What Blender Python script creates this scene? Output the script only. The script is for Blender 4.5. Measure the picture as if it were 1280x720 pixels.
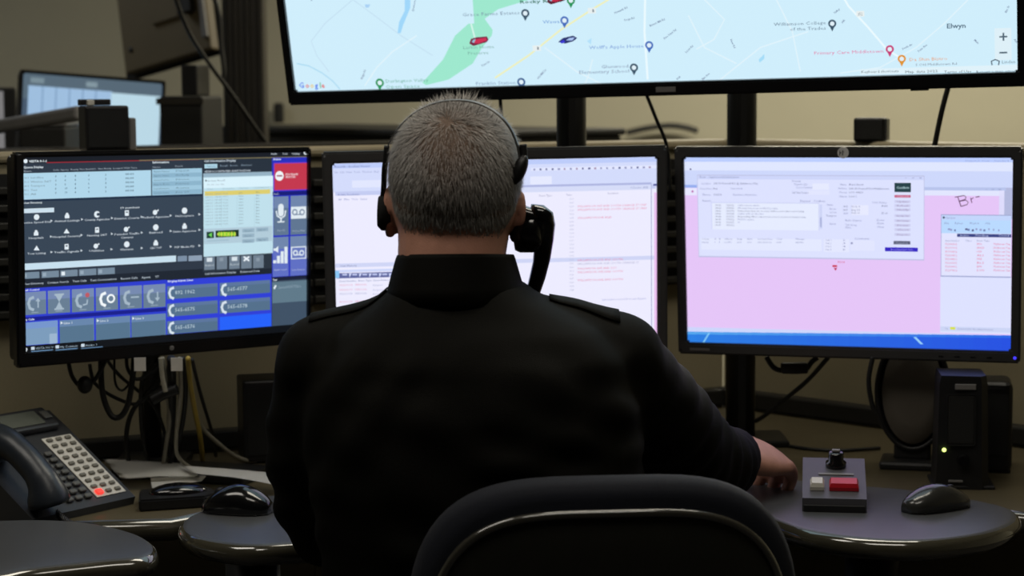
import bpy, bmesh, math, random
from mathutils import Vector, Matrix, noise
from mathutils.bvhtree import BVHTree
random.seed(7)
for o in list(bpy.data.objects): bpy.data.objects.remove(o)
scene = bpy.context.scene
COL = scene.collection

# ------------------------------------------------------------------ camera
FPX, CZ, HOR, ROLL = 2500.0, 1.34, 115.0, 0.006
PITCH = math.atan((360 - HOR) / FPX)
FW = Vector((0, math.cos(PITCH), -math.sin(PITCH)))
_u = Vector((0, math.sin(PITCH), math.cos(PITCH))); _r = Vector((1, 0, 0))
RT = _r * math.cos(ROLL) - _u * math.sin(ROLL)
UP = _u * math.cos(ROLL) + _r * math.sin(ROLL)
CAM = Vector((0, 0, CZ))
cd = bpy.data.cameras.new('camera'); cam = bpy.data.objects.new('camera', cd); COL.objects.link(cam)
cam.matrix_world = Matrix(((RT.x, UP.x, -FW.x, 0), (RT.y, UP.y, -FW.y, 0), (RT.z, UP.z, -FW.z, CZ), (0, 0, 0, 1)))
cd.sensor_width = 36; cd.lens = FPX / 1280 * 36; cd.clip_start = .05
cd.dof.use_dof = True; cd.dof.focus_distance = 2.65; cd.dof.aperture_fstop = 6.2
scene.camera = cam

# ------------------------------------------------------------------ world, lights, exposure
scene.view_settings.view_transform = 'Standard'; scene.view_settings.look = 'None'
scene.view_settings.exposure = 0.0; scene.view_settings.gamma = 1.0
scene.view_settings.use_curve_mapping = False
w = bpy.data.worlds.new('world'); scene.world = w; w.use_nodes = True
w.node_tree.nodes['Background'].inputs[0].default_value = (.9, .85, .75, 1)
w.node_tree.nodes['Background'].inputs[1].default_value = .004

def area(name, loc, sx, sy, power, col, rot=(0, 0, 0)):
    l = bpy.data.lights.new(name, 'AREA'); l.shape = 'RECTANGLE'; l.size = sx; l.size_y = sy
    l.energy = power; l.color = col
    o = bpy.data.objects.new(name, l); o.location = loc; o.rotation_euler = rot; COL.objects.link(o); return o
area('ceiling_light_near', (.45, 3.1, 2.72), 1.2, .5, 15, (1, .93, .78))
area('ceiling_light_behind', (.1, 1.5, 2.72), 1.2, .5, 9, (1, .93, .82))
area('ceiling_light_far', (1.7, 6.3, 2.72), 2.4, .8, 100, (1, .93, .74))
area('ceiling_light_left', (-2.4, 5.8, 2.72), 1.2, .5, 13, (.86, .93, 1))
area('fill_light_left', (-1.25, 2.3, 2.72), 1.2, .5, 10, (1, .94, .84))  # added fill with no known fixture, brightens the left papers and phone

# ------------------------------------------------------------------ pixel helpers (reading distances off the photograph)
def ray(px, py): return FW + RT * ((px - 640) / FPX) + UP * ((360 - py) / FPX)
def at(px, py, Y):
    d = ray(px, py); return CAM + d * (Y / d.y)
def onz(px, py, z):
    d = ray(px, py); return CAM + d * ((z - CZ) / d.z)

def lin(c):
    c = c / 255.0
    return c / 12.92 if c <= .04045 else ((c + .055) / 1.055) ** 2.4
def rgb(r, g, b): return (lin(r), lin(g), lin(b), 1)

# ------------------------------------------------------------------ materials
def mat(name, col, rough=.6, metal=0, var=.12, scale=40, bump=0.0, bscale=200, spec=.5, coat=0, emit=0, ecol=None, sheen=0):
    m = bpy.data.materials.new(name); m.use_nodes = True
    nt = m.node_tree; b = nt.nodes['Principled BSDF']
    b.inputs['Roughness'].default_value = rough; b.inputs['Metallic'].default_value = metal
    b.inputs['Specular IOR Level'].default_value = spec
    b.inputs['Coat Weight'].default_value = coat
    if sheen: b.inputs['Sheen Weight'].default_value = sheen; b.inputs['Sheen Roughness'].default_value = .5
    tc = nt.nodes.new('ShaderNodeTexCoord'); n = nt.nodes.new('ShaderNodeTexNoise')
    n.inputs['Scale'].default_value = scale; n.inputs['Detail'].default_value = 4
    nt.links.new(tc.outputs['Object'], n.inputs['Vector'])
    r = nt.nodes.new('ShaderNodeValToRGB')
    r.color_ramp.elements[0].position = .3; r.color_ramp.elements[1].position = .7
    r.color_ramp.elements[0].color = (col[0] * (1 - var), col[1] * (1 - var), col[2] * (1 - var), 1)
    r.color_ramp.elements[1].color = (min(1, col[0] * (1 + var)), min(1, col[1] * (1 + var)), min(1, col[2] * (1 + var)), 1)
    nt.links.new(n.outputs['Fac'], r.inputs[0]); nt.links.new(r.outputs[0], b.inputs['Base Color'])
    if bump:
        n2 = nt.nodes.new('ShaderNodeTexNoise'); n2.inputs['Scale'].default_value = bscale
        bp = nt.nodes.new('ShaderNodeBump'); bp.inputs['Strength'].default_value = bump; bp.inputs['Distance'].default_value = .002
        nt.links.new(tc.outputs['Object'], n2.inputs['Vector']); nt.links.new(n2.outputs['Fac'], bp.inputs['Height'])
        nt.links.new(bp.outputs[0], b.inputs['Normal'])
    if emit:
        b.inputs['Emission Color'].default_value = ecol or col; b.inputs['Emission Strength'].default_value = emit
    return m
def vcol_mat(name, emission=0.0, rough=.6):
    m = bpy.data.materials.new(name); m.use_nodes = True; nt = m.node_tree; b = nt.nodes['Principled BSDF']
    a = nt.nodes.new('ShaderNodeVertexColor'); a.layer_name = 'col'
    b.inputs['Roughness'].default_value = rough
    if emission:
        b.inputs['Base Color'].default_value = (.01, .01, .01, 1); b.inputs['Specular IOR Level'].default_value = .2
        nt.links.new(a.outputs['Color'], b.inputs['Emission Color']); b.inputs['Emission Strength'].default_value = emission
    else: nt.links.new(a.outputs['Color'], b.inputs['Base Color'])
    return m
M = dict(
    wall=mat('wall_paint', rgb(173, 168, 148), .8, bump=.1, bscale=300, var=.04, scale=3),
    ceil=mat('ceiling_tile', rgb(190, 186, 172), .9, var=.06, scale=60),
    carpet=mat('carpet', rgb(62, 60, 58), .95, bump=.5, bscale=600, var=.3, scale=300),
    panel=mat('panel_fabric', rgb(158, 148, 120), .85, bump=.4, bscale=900, var=.06, scale=400),
    cap=mat('panel_cap', rgb(170, 158, 130), .5, var=.04),
    darkrail=mat('dark_rail', rgb(30, 29, 26), .5, var=.1),
    slat=mat('slat_metal', rgb(44, 43, 39), .45, var=.08),
    slatback=mat('slat_back', rgb(14, 14, 13), .7),
    desk=mat('desk_laminate', rgb(78, 79, 81), .3, bump=.15, bscale=700, var=.12, scale=500),
    deskrear=mat('desk_laminate_taupe', rgb(90, 82, 62), .36, bump=.15, bscale=700, var=.12, scale=500),
    deskedge=mat('desk_edge', rgb(66, 63, 52), .12, var=.05, spec=1, coat=.8),
    black=mat('black_plastic', rgb(26, 26, 27), .42, bump=.1, bscale=900, var=.08),
    blackgloss=mat('glossy_black_plastic', rgb(16, 16, 18), .14, var=.05, coat=.4),
    mousep=mat('mouse_plastic', rgb(48, 48, 46), .22, var=.05, coat=.3),
    bezel=mat('bezel_plastic', rgb(66, 66, 66), .4, var=.05),
    bezelblack=mat('bezel_black', rgb(20, 20, 22), .3, var=.05),
    pole=mat('pole_metal', rgb(34, 34, 33), .38, metal=.3, var=.05),
    silver=mat('silver', rgb(240, 240, 240), .4, metal=.0, var=.05),
    greybox=mat('grey_console', rgb(76, 75, 80), .45, bump=.1, bscale=800, var=.05),
    white=mat('white_plastic', rgb(215, 212, 200), .4, var=.04),
    red=mat('red_button', rgb(200, 30, 45), .35, var=.05),
    paper=mat('paper', rgb(238, 236, 230), .8, var=.03, scale=20),
    phone=mat('phone_plastic', rgb(52, 53, 56), .38, bump=.1, bscale=900, var=.06),
    phonehand=mat('phone_handset_plastic', rgb(42, 47, 54), .32, bump=.1, bscale=900, var=.05), phonekey=mat('phone_key', rgb(96, 96, 92), .45, var=.05), linekey=mat('line_key', rgb(122, 119, 108), .5, var=.05),
    label=mat('label_strip', rgb(216, 212, 202), .5, var=.06, scale=60),
    lcd=mat('lcd_glass', rgb(96, 100, 92), .15, var=.05),
    redlamp=mat('red_lamp', rgb(255, 50, 40), .3, emit=1.3, ecol=rgb(255, 60, 50)),
    greenlamp=mat('green_lamp', rgb(220, 255, 120), .3, emit=2.2, ecol=rgb(225, 255, 130)),
    bluelamp=mat('blue_lamp', rgb(60, 60, 255), .3, emit=1.2, ecol=rgb(70, 60, 255)),
    cableblk=mat('cable_black', rgb(24, 24, 23), .5),
    cablegry=mat('cable_grey', rgb(150, 145, 128), .5),
    cableyel=mat('cable_yellow', rgb(175, 150, 62), .5),
    jacket=mat('jacket_cloth', rgb(12, 11, 6), .72, bump=.35, bscale=1200, var=.12, scale=600, spec=.12),
    trousers=mat('trouser_cloth', rgb(36, 37, 42), .85, bump=.3, bscale=900, var=.1, scale=500),
    skin=mat('skin', rgb(205, 150, 128), .5, bump=.15, bscale=500, var=.07, scale=60, spec=.35),
    eye=mat('eye_white', rgb(225, 222, 215), .2), iris=mat('iris', rgb(70, 90, 105), .2),
    hair=vcol_mat('hair_strands', 0, .5),
    scalp=mat('hair_undercoat', rgb(120, 102, 90), .8, bump=.6, bscale=700, var=.2, scale=220, spec=.2),
    shoe=mat('shoe_leather', rgb(20, 18, 17), .3),
    chairfab=mat('chair_fabric', rgb(16, 20, 32), .8, bump=.4, bscale=1100, var=.15, scale=700, sheen=.04, spec=.3),
    chairshell=mat('chair_shell', rgb(34, 34, 28), .42, bump=.15, bscale=700, var=.08),
    chairrim=mat('chair_rim', rgb(60, 58, 52), .12, var=.05, spec=1, coat=1),
    bandmetal=mat('headset_band', rgb(120, 120, 118), .3, metal=.7, var=.05),
    foam=mat('ear_foam', rgb(18, 18, 18), .9, bump=.4, bscale=900),
    farback=mat('display_back', rgb(104, 92, 66), .55, var=.05, scale=8),
    fardark=mat('console_dark', rgb(27, 26, 22), .6),
    farcol=mat('column_metal', rgb(46, 42, 34), .5, var=.06),
    fargrey=mat('arm_grey', rgb(130, 128, 126), .5, var=.05),
    mesh_dark=mat('speaker_mesh', rgb(30, 30, 29), .8, bump=1.0, bscale=1500, var=.3, scale=900),
    ovalp=mat('oval_panel', rgb(96, 90, 80), .6, bump=.5, bscale=1500, var=.1, scale=900),
    screen=vcol_mat('lit_screen', 1.0),
)

# ------------------------------------------------------------------ object helpers
def link(name, me, m=None, parent=None, smooth=False):
    o = bpy.data.objects.new(name, me); COL.objects.link(o)
    if m is not None:
        me.materials.clear()
        for k in (m if isinstance(m, (list, tuple)) else [m]): me.materials.append(k)
    if smooth:
        for p in me.polygons: p.use_smooth = True
    if parent: o.parent = parent
    return o
def obj(name, bm, m, parent=None, smooth=False, mw=None):
    me = bpy.data.meshes.new(name); bmesh.ops.recalc_face_normals(bm, faces=bm.faces); bm.to_mesh(me); bm.free()
    o = link(name, me, m, parent, smooth)
    if mw is not None: o.matrix_local = mw
    return o
def thing(name, label, cat, loc=(0, 0, 0), rotz=0, group=None, mw=None):
    o = bpy.data.objects.new(name, None); o.empty_display_size = .05; COL.objects.link(o)
    o.location = loc; o.rotation_euler = (0, 0, rotz)
    if mw is not None: o.matrix_world = mw
    return tag(o, label, cat, group)
def tag(o, label, cat, group=None):
    o['label'] = label; o['category'] = cat
    if group: o['group'] = group
    return o
def struct(name, bm, m, parent=None, **k):
    o = obj(name, bm, m, parent, **k)
    if not parent: o['kind'] = 'structure'
    return o
def rebase(o, base):
    # put a world-space mesh's origin at its base
    base = Vector(base); o.data.transform(Matrix.Translation(-base)); o.location = base; return o

def box(x0, x1, y0, y1, z0, z1, bev=0, seg=2, bm=None):
    b = bm or bmesh.new()
    r = bmesh.ops.create_cube(b, size=1)
    for v in r['verts']:
        v.co = Vector(((x0 + x1) / 2 + v.co.x * (x1 - x0), (y0 + y1) / 2 + v.co.y * (y1 - y0), (z0 + z1) / 2 + v.co.z * (z1 - z0)))
    if bev:
        es = list({e for v in r['verts'] for e in v.link_edges})
        bmesh.ops.bevel(b, geom=es, offset=bev, segments=seg, affect='EDGES', profile=.5)
    return b
def xf(bm, mtx): bmesh.ops.transform(bm, matrix=mtx, verts=bm.verts); return bm
def beam(p, q, wd, ht, bev=.003, bm=None):
    # box beam between two points (wd sideways, ht upwards)
    p = Vector(p); q = Vector(q); d = q - p; L = d.length; d.normalize()
    s = d.cross(Vector((0, 0, 1)));
    if s.length < 1e-4: s = Vector((1, 0, 0))
    s.normalize(); t = s.cross(d)
    b = box(-wd / 2, wd / 2, 0, L, -ht / 2, ht / 2, bev)
    m = Matrix(((s.x, d.x, t.x, p.x), (s.y, d.y, t.y, p.y), (s.z, d.z, t.z, p.z), (0, 0, 0, 1)))
    xf(b, m)
    if bm:
        me = bpy.data.meshes.new('tmp'); b.to_mesh(me); bm.from_mesh(me); bpy.data.meshes.remove(me); b.free(); return bm
    return b
def catmull(pts, n=8, closed=False):
    P = [Vector(p) for p in pts]; out = []; N = len(P)
    rng = N if closed else N - 1
    for i in range(rng):
        if closed: p0, p1, p2, p3 = P[i - 1], P[i], P[(i + 1) % N], P[(i + 2) % N]
        else: p0, p1, p2, p3 = P[max(i - 1, 0)], P[i], P[i + 1], P[min(i + 2, N - 1)]
        for k in range(n):
            t = k / n
            out.append(.5 * ((2 * p1) + (p2 - p0) * t + (2 * p0 - 5 * p1 + 4 * p2 - p3) * t * t + (3 * p1 - p0 - 3 * p2 + p3) * t ** 3))
    if not closed: out.append(P[-1].copy())
    return out
def tube(pts, r, seg=8, bm=None, closed=False, flat=None):
    b = bm or bmesh.new(); pts = [Vector(p) for p in pts]; n = len(pts)
    rr = r if isinstance(r, (list, tuple)) else [r] * n
    rings = []; prev = None
    for i, p in enumerate(pts):
        a = pts[i - 1] if (i > 0 or closed) else p; c = pts[(i + 1) % n] if (i < n - 1 or closed) else p
        t = (c - a).normalized()
        if prev is None:
            ref = Vector((0, 0, 1)) if abs(t.z) < .9 else Vector((1, 0, 0)); s = t.cross(ref).normalized()
        else: s = (prev - t * prev.dot(t)).normalized()
        prev = s; q = t.cross(s)
        rings.append([b.verts.new(p + (s * math.cos(2 * math.pi * k / seg) + q * math.sin(2 * math.pi * k / seg)) * rr[i]) for k in range(seg)])
    for i in range(n if closed else n - 1):
        A, B = rings[i], rings[(i + 1) % n]
        for k in range(seg): b.faces.new((A[k], A[(k + 1) % seg], B[(k + 1) % seg], B[k]))
    if not closed: b.faces.new(rings[0][::-1]); b.faces.new(rings[-1])
    return b
def loft(rings, bm=None, cap=True):
    b = bm or bmesh.new(); R = [[b.verts.new(p) for p in r] for r in rings]; n = len(R[0])
    for A, B in zip(R, R[1:]):
        for k in range(n): b.faces.new((A[k], A[(k + 1) % n], B[(k + 1) % n], B[k]))
    if cap: b.faces.new(R[0][::-1]); b.faces.new(R[-1])
    return b
def ell(c, r, bm=None, rot=None, u=20, v=12):
    b = bm or bmesh.new()
    m = Matrix.Translation(Vector(c)) @ (rot.to_4x4() if rot else Matrix.Identity(4)) @ Matrix.Diagonal((r[0], r[1], r[2], 1))
    bmesh.ops.create_uvsphere(b, u_segments=u, v_segments=v, radius=1, matrix=m); return b
def limb(pts, radii, bm, seg=16):
    P = catmull(pts, 6); n = len(pts); rr = []
    for i in range(n - 1):
        for k in range(6): rr.append(radii[i] + (radii[i + 1] - radii[i]) * k / 6)
    rr.append(radii[-1]); tube(P, rr, seg, bm)
    ell(P[0], (rr[0],) * 3, bm, u=16, v=10); ell(P[-1], (rr[-1],) * 3, bm, u=16, v=10)
    return bm
def sellipse(cx, cy, z, rx, ry, n=32, e=2.4):
    out = []
    for k in range(n):
        a = 2 * math.pi * k / n; c, s = math.cos(a), math.sin(a)
        out.append(Vector((cx + rx * math.copysign(abs(c) ** (2 / e), c), cy + ry * math.copysign(abs(s) ** (2 / e), s), z)))
    return out
def lathe(prof, seg=24, bm=None, c=(0, 0)):
    rings = [[Vector((c[0] + r * math.cos(2 * math.pi * k / seg), c[1] + r * math.sin(2 * math.pi * k / seg), z)) for k in range(seg)] for r, z in prof]
    return loft(rings, bm)
def fuse(bm, voxel, smooth_it=4):
    # one continuous surface from overlapping volumes
    me = bpy.data.meshes.new('fuse'); bm.to_mesh(me); bm.free()
    o = bpy.data.objects.new('fuse', me); COL.objects.link(o)
    m = o.modifiers.new('r', 'REMESH'); m.mode = 'VOXEL'; m.voxel_size = voxel
    s = o.modifiers.new('s', 'SMOOTH'); s.factor = .5; s.iterations = smooth_it
    dg = bpy.context.evaluated_depsgraph_get(); dg.update()
    out = bpy.data.meshes.new_from_object(o.evaluated_get(dg))
    bpy.data.objects.remove(o); bpy.data.meshes.remove(me)
    return out
def slab(poly, z0, z1, bull=True, steps=5):
    # worktop from a closed 2D outline, with a rounded (bullnose) edge
    P = [Vector((p[0], p[1])) for p in poly]
    A = sum(P[i - 1].x * P[i].y - P[i].x * P[i - 1].y for i in range(len(P)))
    if A < 0: P = P[::-1]
    n = len(P); N = []
    for i in range(n):
        t = (P[(i + 1) % n] - P[i - 1]).normalized(); N.append(Vector((t.y, -t.x)))
    r = (z1 - z0) / 2; rings = []
    prof = [(-r * (1 - math.sin(a)) , (z0 + z1) / 2 - r * math.cos(a)) for a in [math.pi * k / (2 * steps) for k in range(2 * steps + 1)]] if bull else [(0, z0), (0, z1)]
    for off, z in prof: rings.append([Vector((p.x + q.x * off, p.y + q.y * off, z)) for p, q in zip(P, N)])
    return loft(rings)

# ------------------------------------------------------------------ room shell
struct('floor', box(-6, 5, -3, 9, -.1, 0), M['carpet'])
struct('ceiling', box(-6, 5, -3, 9, 2.8, 2.9), M['ceil'])
struct('wall_back', box(-6, 5, 8.0, 8.1, 0, 2.8), M['wall'])
struct('wall_left', box(-5.1, -5.0, -3, 8, 0, 2.8), M['wall'])
struct('wall_right', box(4.0, 4.1, -3, 8, 0, 2.8), M['wall'])
struct('baseboard_back', box(-5, 4, 7.985, 8.0, 0, .1, .004), M['darkrail'])

# ------------------------------------------------------------------ console panels behind the monitors
PL = [Vector((-1.35, 3.105)), Vector((-.36, 3.56)), Vector((.42, 3.95)), Vector((1.30, 3.07))]
ZD = .72; ZP = 1.245
def seg_frame(a, b):
    d = (b - a); L = d.length; d.normalize()
    return Matrix(((d.x, -d.y, 0, a.x), (d.y, d.x, 0, a.y), (0, 0, 1, 0), (0, 0, 0, 1))), L   # local x along the panel, y to the back
lab = ['tan fabric console panel behind the left monitor', 'tan fabric console panel behind the centre monitor, slatted dark rail on it',
       'tan fabric console panel behind the right monitor and speakers']
for i in range(3):
    mw, L = seg_frame(PL[i], PL[i + 1])
    t = thing('office_partition', lab[i], 'partition', mw=mw, group='partitions behind the monitors')
    obj('panel_board', box(.0, L, 0, .05, 0.0, ZP - .018, .004), M['panel'], t)
    obj('panel_cap', box(-.004, L + .004, -.008, .058, ZP - .018, ZP, .006), M['cap'], t)
    obj('raceway', box(.0, L, -.035, -.0005, ZD + .001, ZD + .034, .004), M['darkrail'], t)
    if i < 2:
        z0, z1 = .968, 1.205
        obj('slat_backing', box(.0, L, -.006, -.0005, z0 - .004, z1 + .004), M['slatback'], t)
        n = 8; pit = (z1 - z0) / n
        b = box(.002, L - .002, -.020, -.007, 0, pit * .42, .002)
        me = bpy.data.meshes.new('slat'); b.to_mesh(me); b.free()
        for k in range(n):
            o = link('slat', me, M['slat'] if k == 0 else None, t); o.location = (0, 0, z0 + k * pit)
    for px in (.06, L - .06): obj('foot', box(px - .03, px + .03, -.02, .07, 0, .03, .004), M['darkrail'], t)

# ------------------------------------------------------------------ desks
def pts2(l, z): return [onz(x, y, z) for x, y in l]
rear = [(-1.30, 3.085), (-.36, 3.52), (.42, 3.905), (1.24, 3.085), (1.24, 2.86), (.80, 2.86), (.62, 2.98), (.30, 3.05), (-.25, 3.05), (-.44, 2.95), (-.50, 2.88), (-.72, 2.86), (-1.30, 2.72)]
t = thing('corner_desk', 'taupe laminate corner worktop under the monitors, phone and speakers', 'desk', (0, 3.3, 0))
o = obj('worktop', slab(rear, ZD - .035, ZD), [M['deskrear'], M['deskedge']], t, True)
for p in o.data.polygons:
    if len(p.vertices) < 8 and p.normal.z < .9: p.material_index = 1
o.matrix_parent_inverse = Matrix.Translation((0, -3.3, 0))
for x, y in ((-1.15, 2.95), (-.62, 3.15), (.3, 3.45), (1.05, 3.0)):
    o = obj('leg', box(x - .03, x + .03, y - .03, y + .03, 0, ZD - .034, .004), M['darkrail'], t); o.matrix_parent_inverse = Matrix.Translation((0, -3.3, 0))
ZL = .752
def lobe(pl, name, label, leg):
    P = catmull([(p.x, p.y, 0) for p in pts2(pl, ZL)], 6, True)
    c = sum((Vector((p.x, p.y, 0)) for p in P), Vector()) / len(P)
    t = thing(name, label, 'desk', (leg[0], leg[1], 0), 0, 'rounded side worktops'); inv = Matrix.Translation((-leg[0], -leg[1], 0))
    bm = slab([(p.x, p.y) for p in P], ZL - .03, ZL, True, 6); bm.normal_update()
    o = obj('worktop', bm, [M['desk'], M['deskedge']], t, True); o.matrix_parent_inverse = inv
    for p in o.data.polygons:
        if len(p.vertices) < 8 and p.normal.z < .9: p.material_index = 1
    o = obj('pedestal', lathe([(.04, .02), (.04, ZL - .031)], 16, None, leg[:2]), M['darkrail'], t, True); o.matrix_parent_inverse = inv
    o = obj('base_plate', box(leg[0] - .13, leg[0] + .13, leg[1] - .09, leg[1] + .09, 0, .02, .006), M['darkrail'], t); o.matrix_parent_inverse = inv
    return t
lobe([(905, 628), (960, 648), (1010, 664), (1080, 674), (1160, 676), (1235, 667), (1274, 652), (1270, 636), (1225, 624), (1150, 612), (1060, 604), (980, 598), (930, 604)], 'side_worktop',
     'rounded grey worktop under the button box and right mouse', (.52, 2.85))
lobe([(222, 655), (240, 672), (300, 682), (365, 680), (460, 672), (535, 650), (540, 618), (450, 604), (380, 612), (310, 622), (245, 638)], 'side_worktop',
     'rounded grey mouse platform under the glossy black mouse beside the man', (-.38, 2.86))
lobe([(-90, 690), (-60, 655), (20, 648), (100, 650), (165, 662), (197, 680), (185, 696), (120, 703), (40, 712), (-40, 722)], 'side_worktop',
     'grey worktop corner nearest the camera at the lower left', (-.72, 2.70))

# ------------------------------------------------------------------ poles carrying the displays
def pole(px, Y, label, top):
    X = at(px, 400, Y).x
    t = thing('display_pole', label, 'pole', (X, Y, ZD), 0, 'display poles')
    obj('base_plate', box(-.08, .08, -.06, .06, 0, .012, .004), M['pole'], t)
    bm = bmesh.new(); tube([(0, 0, .012), (0, 0, top - ZD)], .026, 24, bm)
    obj('post', bm, M['pole'], t, True)
    obj('channel', box(-.006, .006, -.029, -.024, .02, top - ZD - .01), M['slatback'], t)
    for z in (.335, .85): obj('collar', lathe([(.0262, z), (.035, z + .003), (.035, z + .04), (.0262, z + .043)], 24), M['black'], t, True)
    return X
XA = pole(715, 3.5, 'black vertical pole behind the man, under the large map display', 1.72)
XB = pole(926, 3.5, 'black vertical pole behind the pink-screen monitor', 1.72)
t = thing('display_pole', 'slim dark pole among the cables under the left monitor', 'pole', (-.607, 3.33, ZD), 0, 'display poles')
obj('base_plate', box(-.06, .06, -.05, .05, 0, .012, .004), M['pole'], t)
obj('post', tube([(0, 0, .012), (0, 0, .42)], .015, 16), M['pole'], t, True)

# ------------------------------------------------------------------ screens: flat lit picture drawn as coloured faces
def frame(c, yaw, tilt, roll):
    n = Vector((math.sin(yaw), -math.cos(yaw), 0)); x = Vector((math.cos(yaw), math.sin(yaw), 0)); z = Vector((0, 0, 1))
    up = z * math.cos(tilt) + n * math.sin(tilt)
    X = x * math.cos(roll) + up * math.sin(roll); U = up * math.cos(roll) - x * math.sin(roll); N = X.cross(U)
    return Matrix(((X.x, U.x, N.x, c[0]), (X.y, U.y, N.y, c[1]), (X.z, U.z, N.z, c[2]), (0, 0, 0, 1)))   # local x right, y up, z towards viewer
_txt = {}
def text_meshes(keys):
    # one pass: letters of every string turned into flat faces
    new = [k for k in dict.fromkeys(keys) if k not in _txt]; obs = []
    for q, bold in new:
        cu = bpy.data.curves.new('t', 'FONT'); cu.body = q; cu.size = 1; cu.resolution_u = 1; cu.offset = bold
        o = bpy.data.objects.new('t', cu); COL.objects.link(o); obs.append(o)
    dg = bpy.context.evaluated_depsgraph_get(); dg.update()
    for k, o in zip(new, obs):
        me = bpy.data.meshes.new_from_object(o.evaluated_get(dg))
        vs = [v.co.copy() for v in me.vertices]; _txt[k] = (vs, [tuple(p.vertices) for p in me.polygons], max([v.x for v in vs] or [1])); bpy.data.meshes.remove(me)
    for o in obs: cu = o.data; bpy.data.objects.remove(o); bpy.data.curves.remove(cu)
class Screen:
    def __init__(s, mw, conv=lambda x, y: (x, y)):
        s.mw = mw; s.inv = mw.inverted(); s.v = []; s.f = []; s.c = []; s.lv = 0; s.conv = conv; s.tx = []
    def loc(s, x, y):
        px, py = s.conv(x, y); d = s.inv.to_3x3() @ ray(px, py); o = s.inv @ CAM
        t = -o.z / d.z; p = o + d * t; return Vector((p.x, p.y))
    def lay(s): s.lv += 1; return .0002 * s.lv
    def poly(s, pts, col, z=None):
        z = s.lay() if z is None else z; i = len(s.v); s.v += [(p[0], p[1], z) for p in pts]; s.f.append(tuple(range(i, i + len(pts)))); s.c.append(col)
    def local_rect(s, x0, y0, x1, y1, col, z): s.poly([(x0, y0), (x1, y0), (x1, y1), (x0, y1)], rgb(*col), z)
    def rect(s, x0, y0, x1, h, col, z=1):
        a = s.loc(x0, y0); b = s.loc(x0, y0 + h); c = s.loc(x1, y0)
        s.local_rect(a.x, b.y, c.x, a.y, col, z * .00025)
    def disc(s, x, y, r, col, z=3, n=14, sy=1, a0=0, a1=360):
        c = s.loc(x, y); R = (s.loc(x + r, y) - c).length
        pts = [(c.x + R * math.cos(math.radians(a0 + (a1 - a0) * k / n)), c.y + R * sy * math.sin(math.radians(a0 + (a1 - a0) * k / n))) for k in range(n + (1 if a1 - a0 < 360 else 0))]
        s.poly(pts, rgb(*col), z * .00025)
    def pix(s, pts, col, z=2): s.poly([s.loc(*p) for p in pts], rgb(*col), z * .00025)
    def line(s, pts, wd, col, z=2):
        P = [s.loc(*p) for p in pts]; W = (s.loc(pts[0][0] + wd, pts[0][1]) - P[0]).length / 2; L = []; R = []
        for i, p in enumerate(P):
            t = (P[min(i + 1, len(P) - 1)] - P[max(i - 1, 0)]).normalized(); n = Vector((-t.y, t.x)) * W
            L.append(p + n); R.append(p - n)
        for i in range(len(P) - 1): s.poly([R[i], R[i + 1], L[i + 1], L[i]], rgb(*col), z * .00025)
    def text(s, *a, **k): s.tx.append((a, k))
    def _text(s, x, y, size, string, col, x1=None, ang=0, z=3, bold=0.0, align='l'):
        vs, fs, wd = _txt[(string, bold)]; p = s.loc(x, y); k = abs((s.loc(x, y - size) - p).y) / .72; kx = k
        if x1 is not None: kx = (s.loc(x1, y) - p).x / wd
        ca, sa = math.cos(math.radians(ang)), math.sin(math.radians(ang)); i = len(s.v)
        ox = 0 if align == 'l' else (-wd * kx / 2 if align == 'c' else -wd * kx)
        for v in vs:
            X, Y = v.x * kx + ox, v.y * k; s.v.append((p.x + X * ca - Y * sa, p.y + X * sa + Y * ca, z * .00025))
        for f in fs: s.f.append(tuple(j + i for j in f)); s.c.append(rgb(*col))
    def build(s, name, parent, z):
        text_meshes([(a[3], k.get('bold', 0.0)) for a, k in s.tx])
        for a, k in s.tx: s._text(*a, **k)
        me = bpy.data.meshes.new(name); me.from_pydata(s.v, [], s.f)
        ca = me.color_attributes.new('col', 'FLOAT_COLOR', 'CORNER'); flat = []
        for p, c in zip(me.polygons, s.c):
            for _ in p.loop_indices: flat += [c[0], c[1], c[2], 1]
        ca.data.foreach_set('color', flat)
        o = link(name, me, M['screen'], parent); o.location = (0, 0, z); return o

def frame_bm(w, h, bl, br, bt, bb, z0, z1, bev=.003):
    # one-piece bezel around an opening
    b = bmesh.new(); r = lambda x0, x1, y0, y1, z: [b.verts.new((x0, y0, z)), b.verts.new((x1, y0, z)), b.verts.new((x1, y1, z)), b.verts.new((x0, y1, z))]
    O = (-w / 2, w / 2, -h / 2, h / 2); I = (-w / 2 + bl, w / 2 - br, -h / 2 + bb, h / 2 - bt)
    of, ob = r(*O, z1), r(*O, z0); i_f, ib = r(*I, z1), r(*I, z0)
    for k in range(4):
        j = (k + 1) % 4
        b.faces.new((of[k], of[j], i_f[j], i_f[k])); b.faces.new((ob[k], ib[k], ib[j], ob[j]))
        b.faces.new((of[k], ob[k], ob[j], of[j])); b.faces.new((i_f[k], i_f[j], ib[j], ib[k]))
    bmesh.ops.recalc_face_normals(b, faces=b.faces)
    bmesh.ops.bevel(b, geom=[e for e in b.edges], offset=bev, segments=2, affect='EDGES')
    return b
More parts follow.
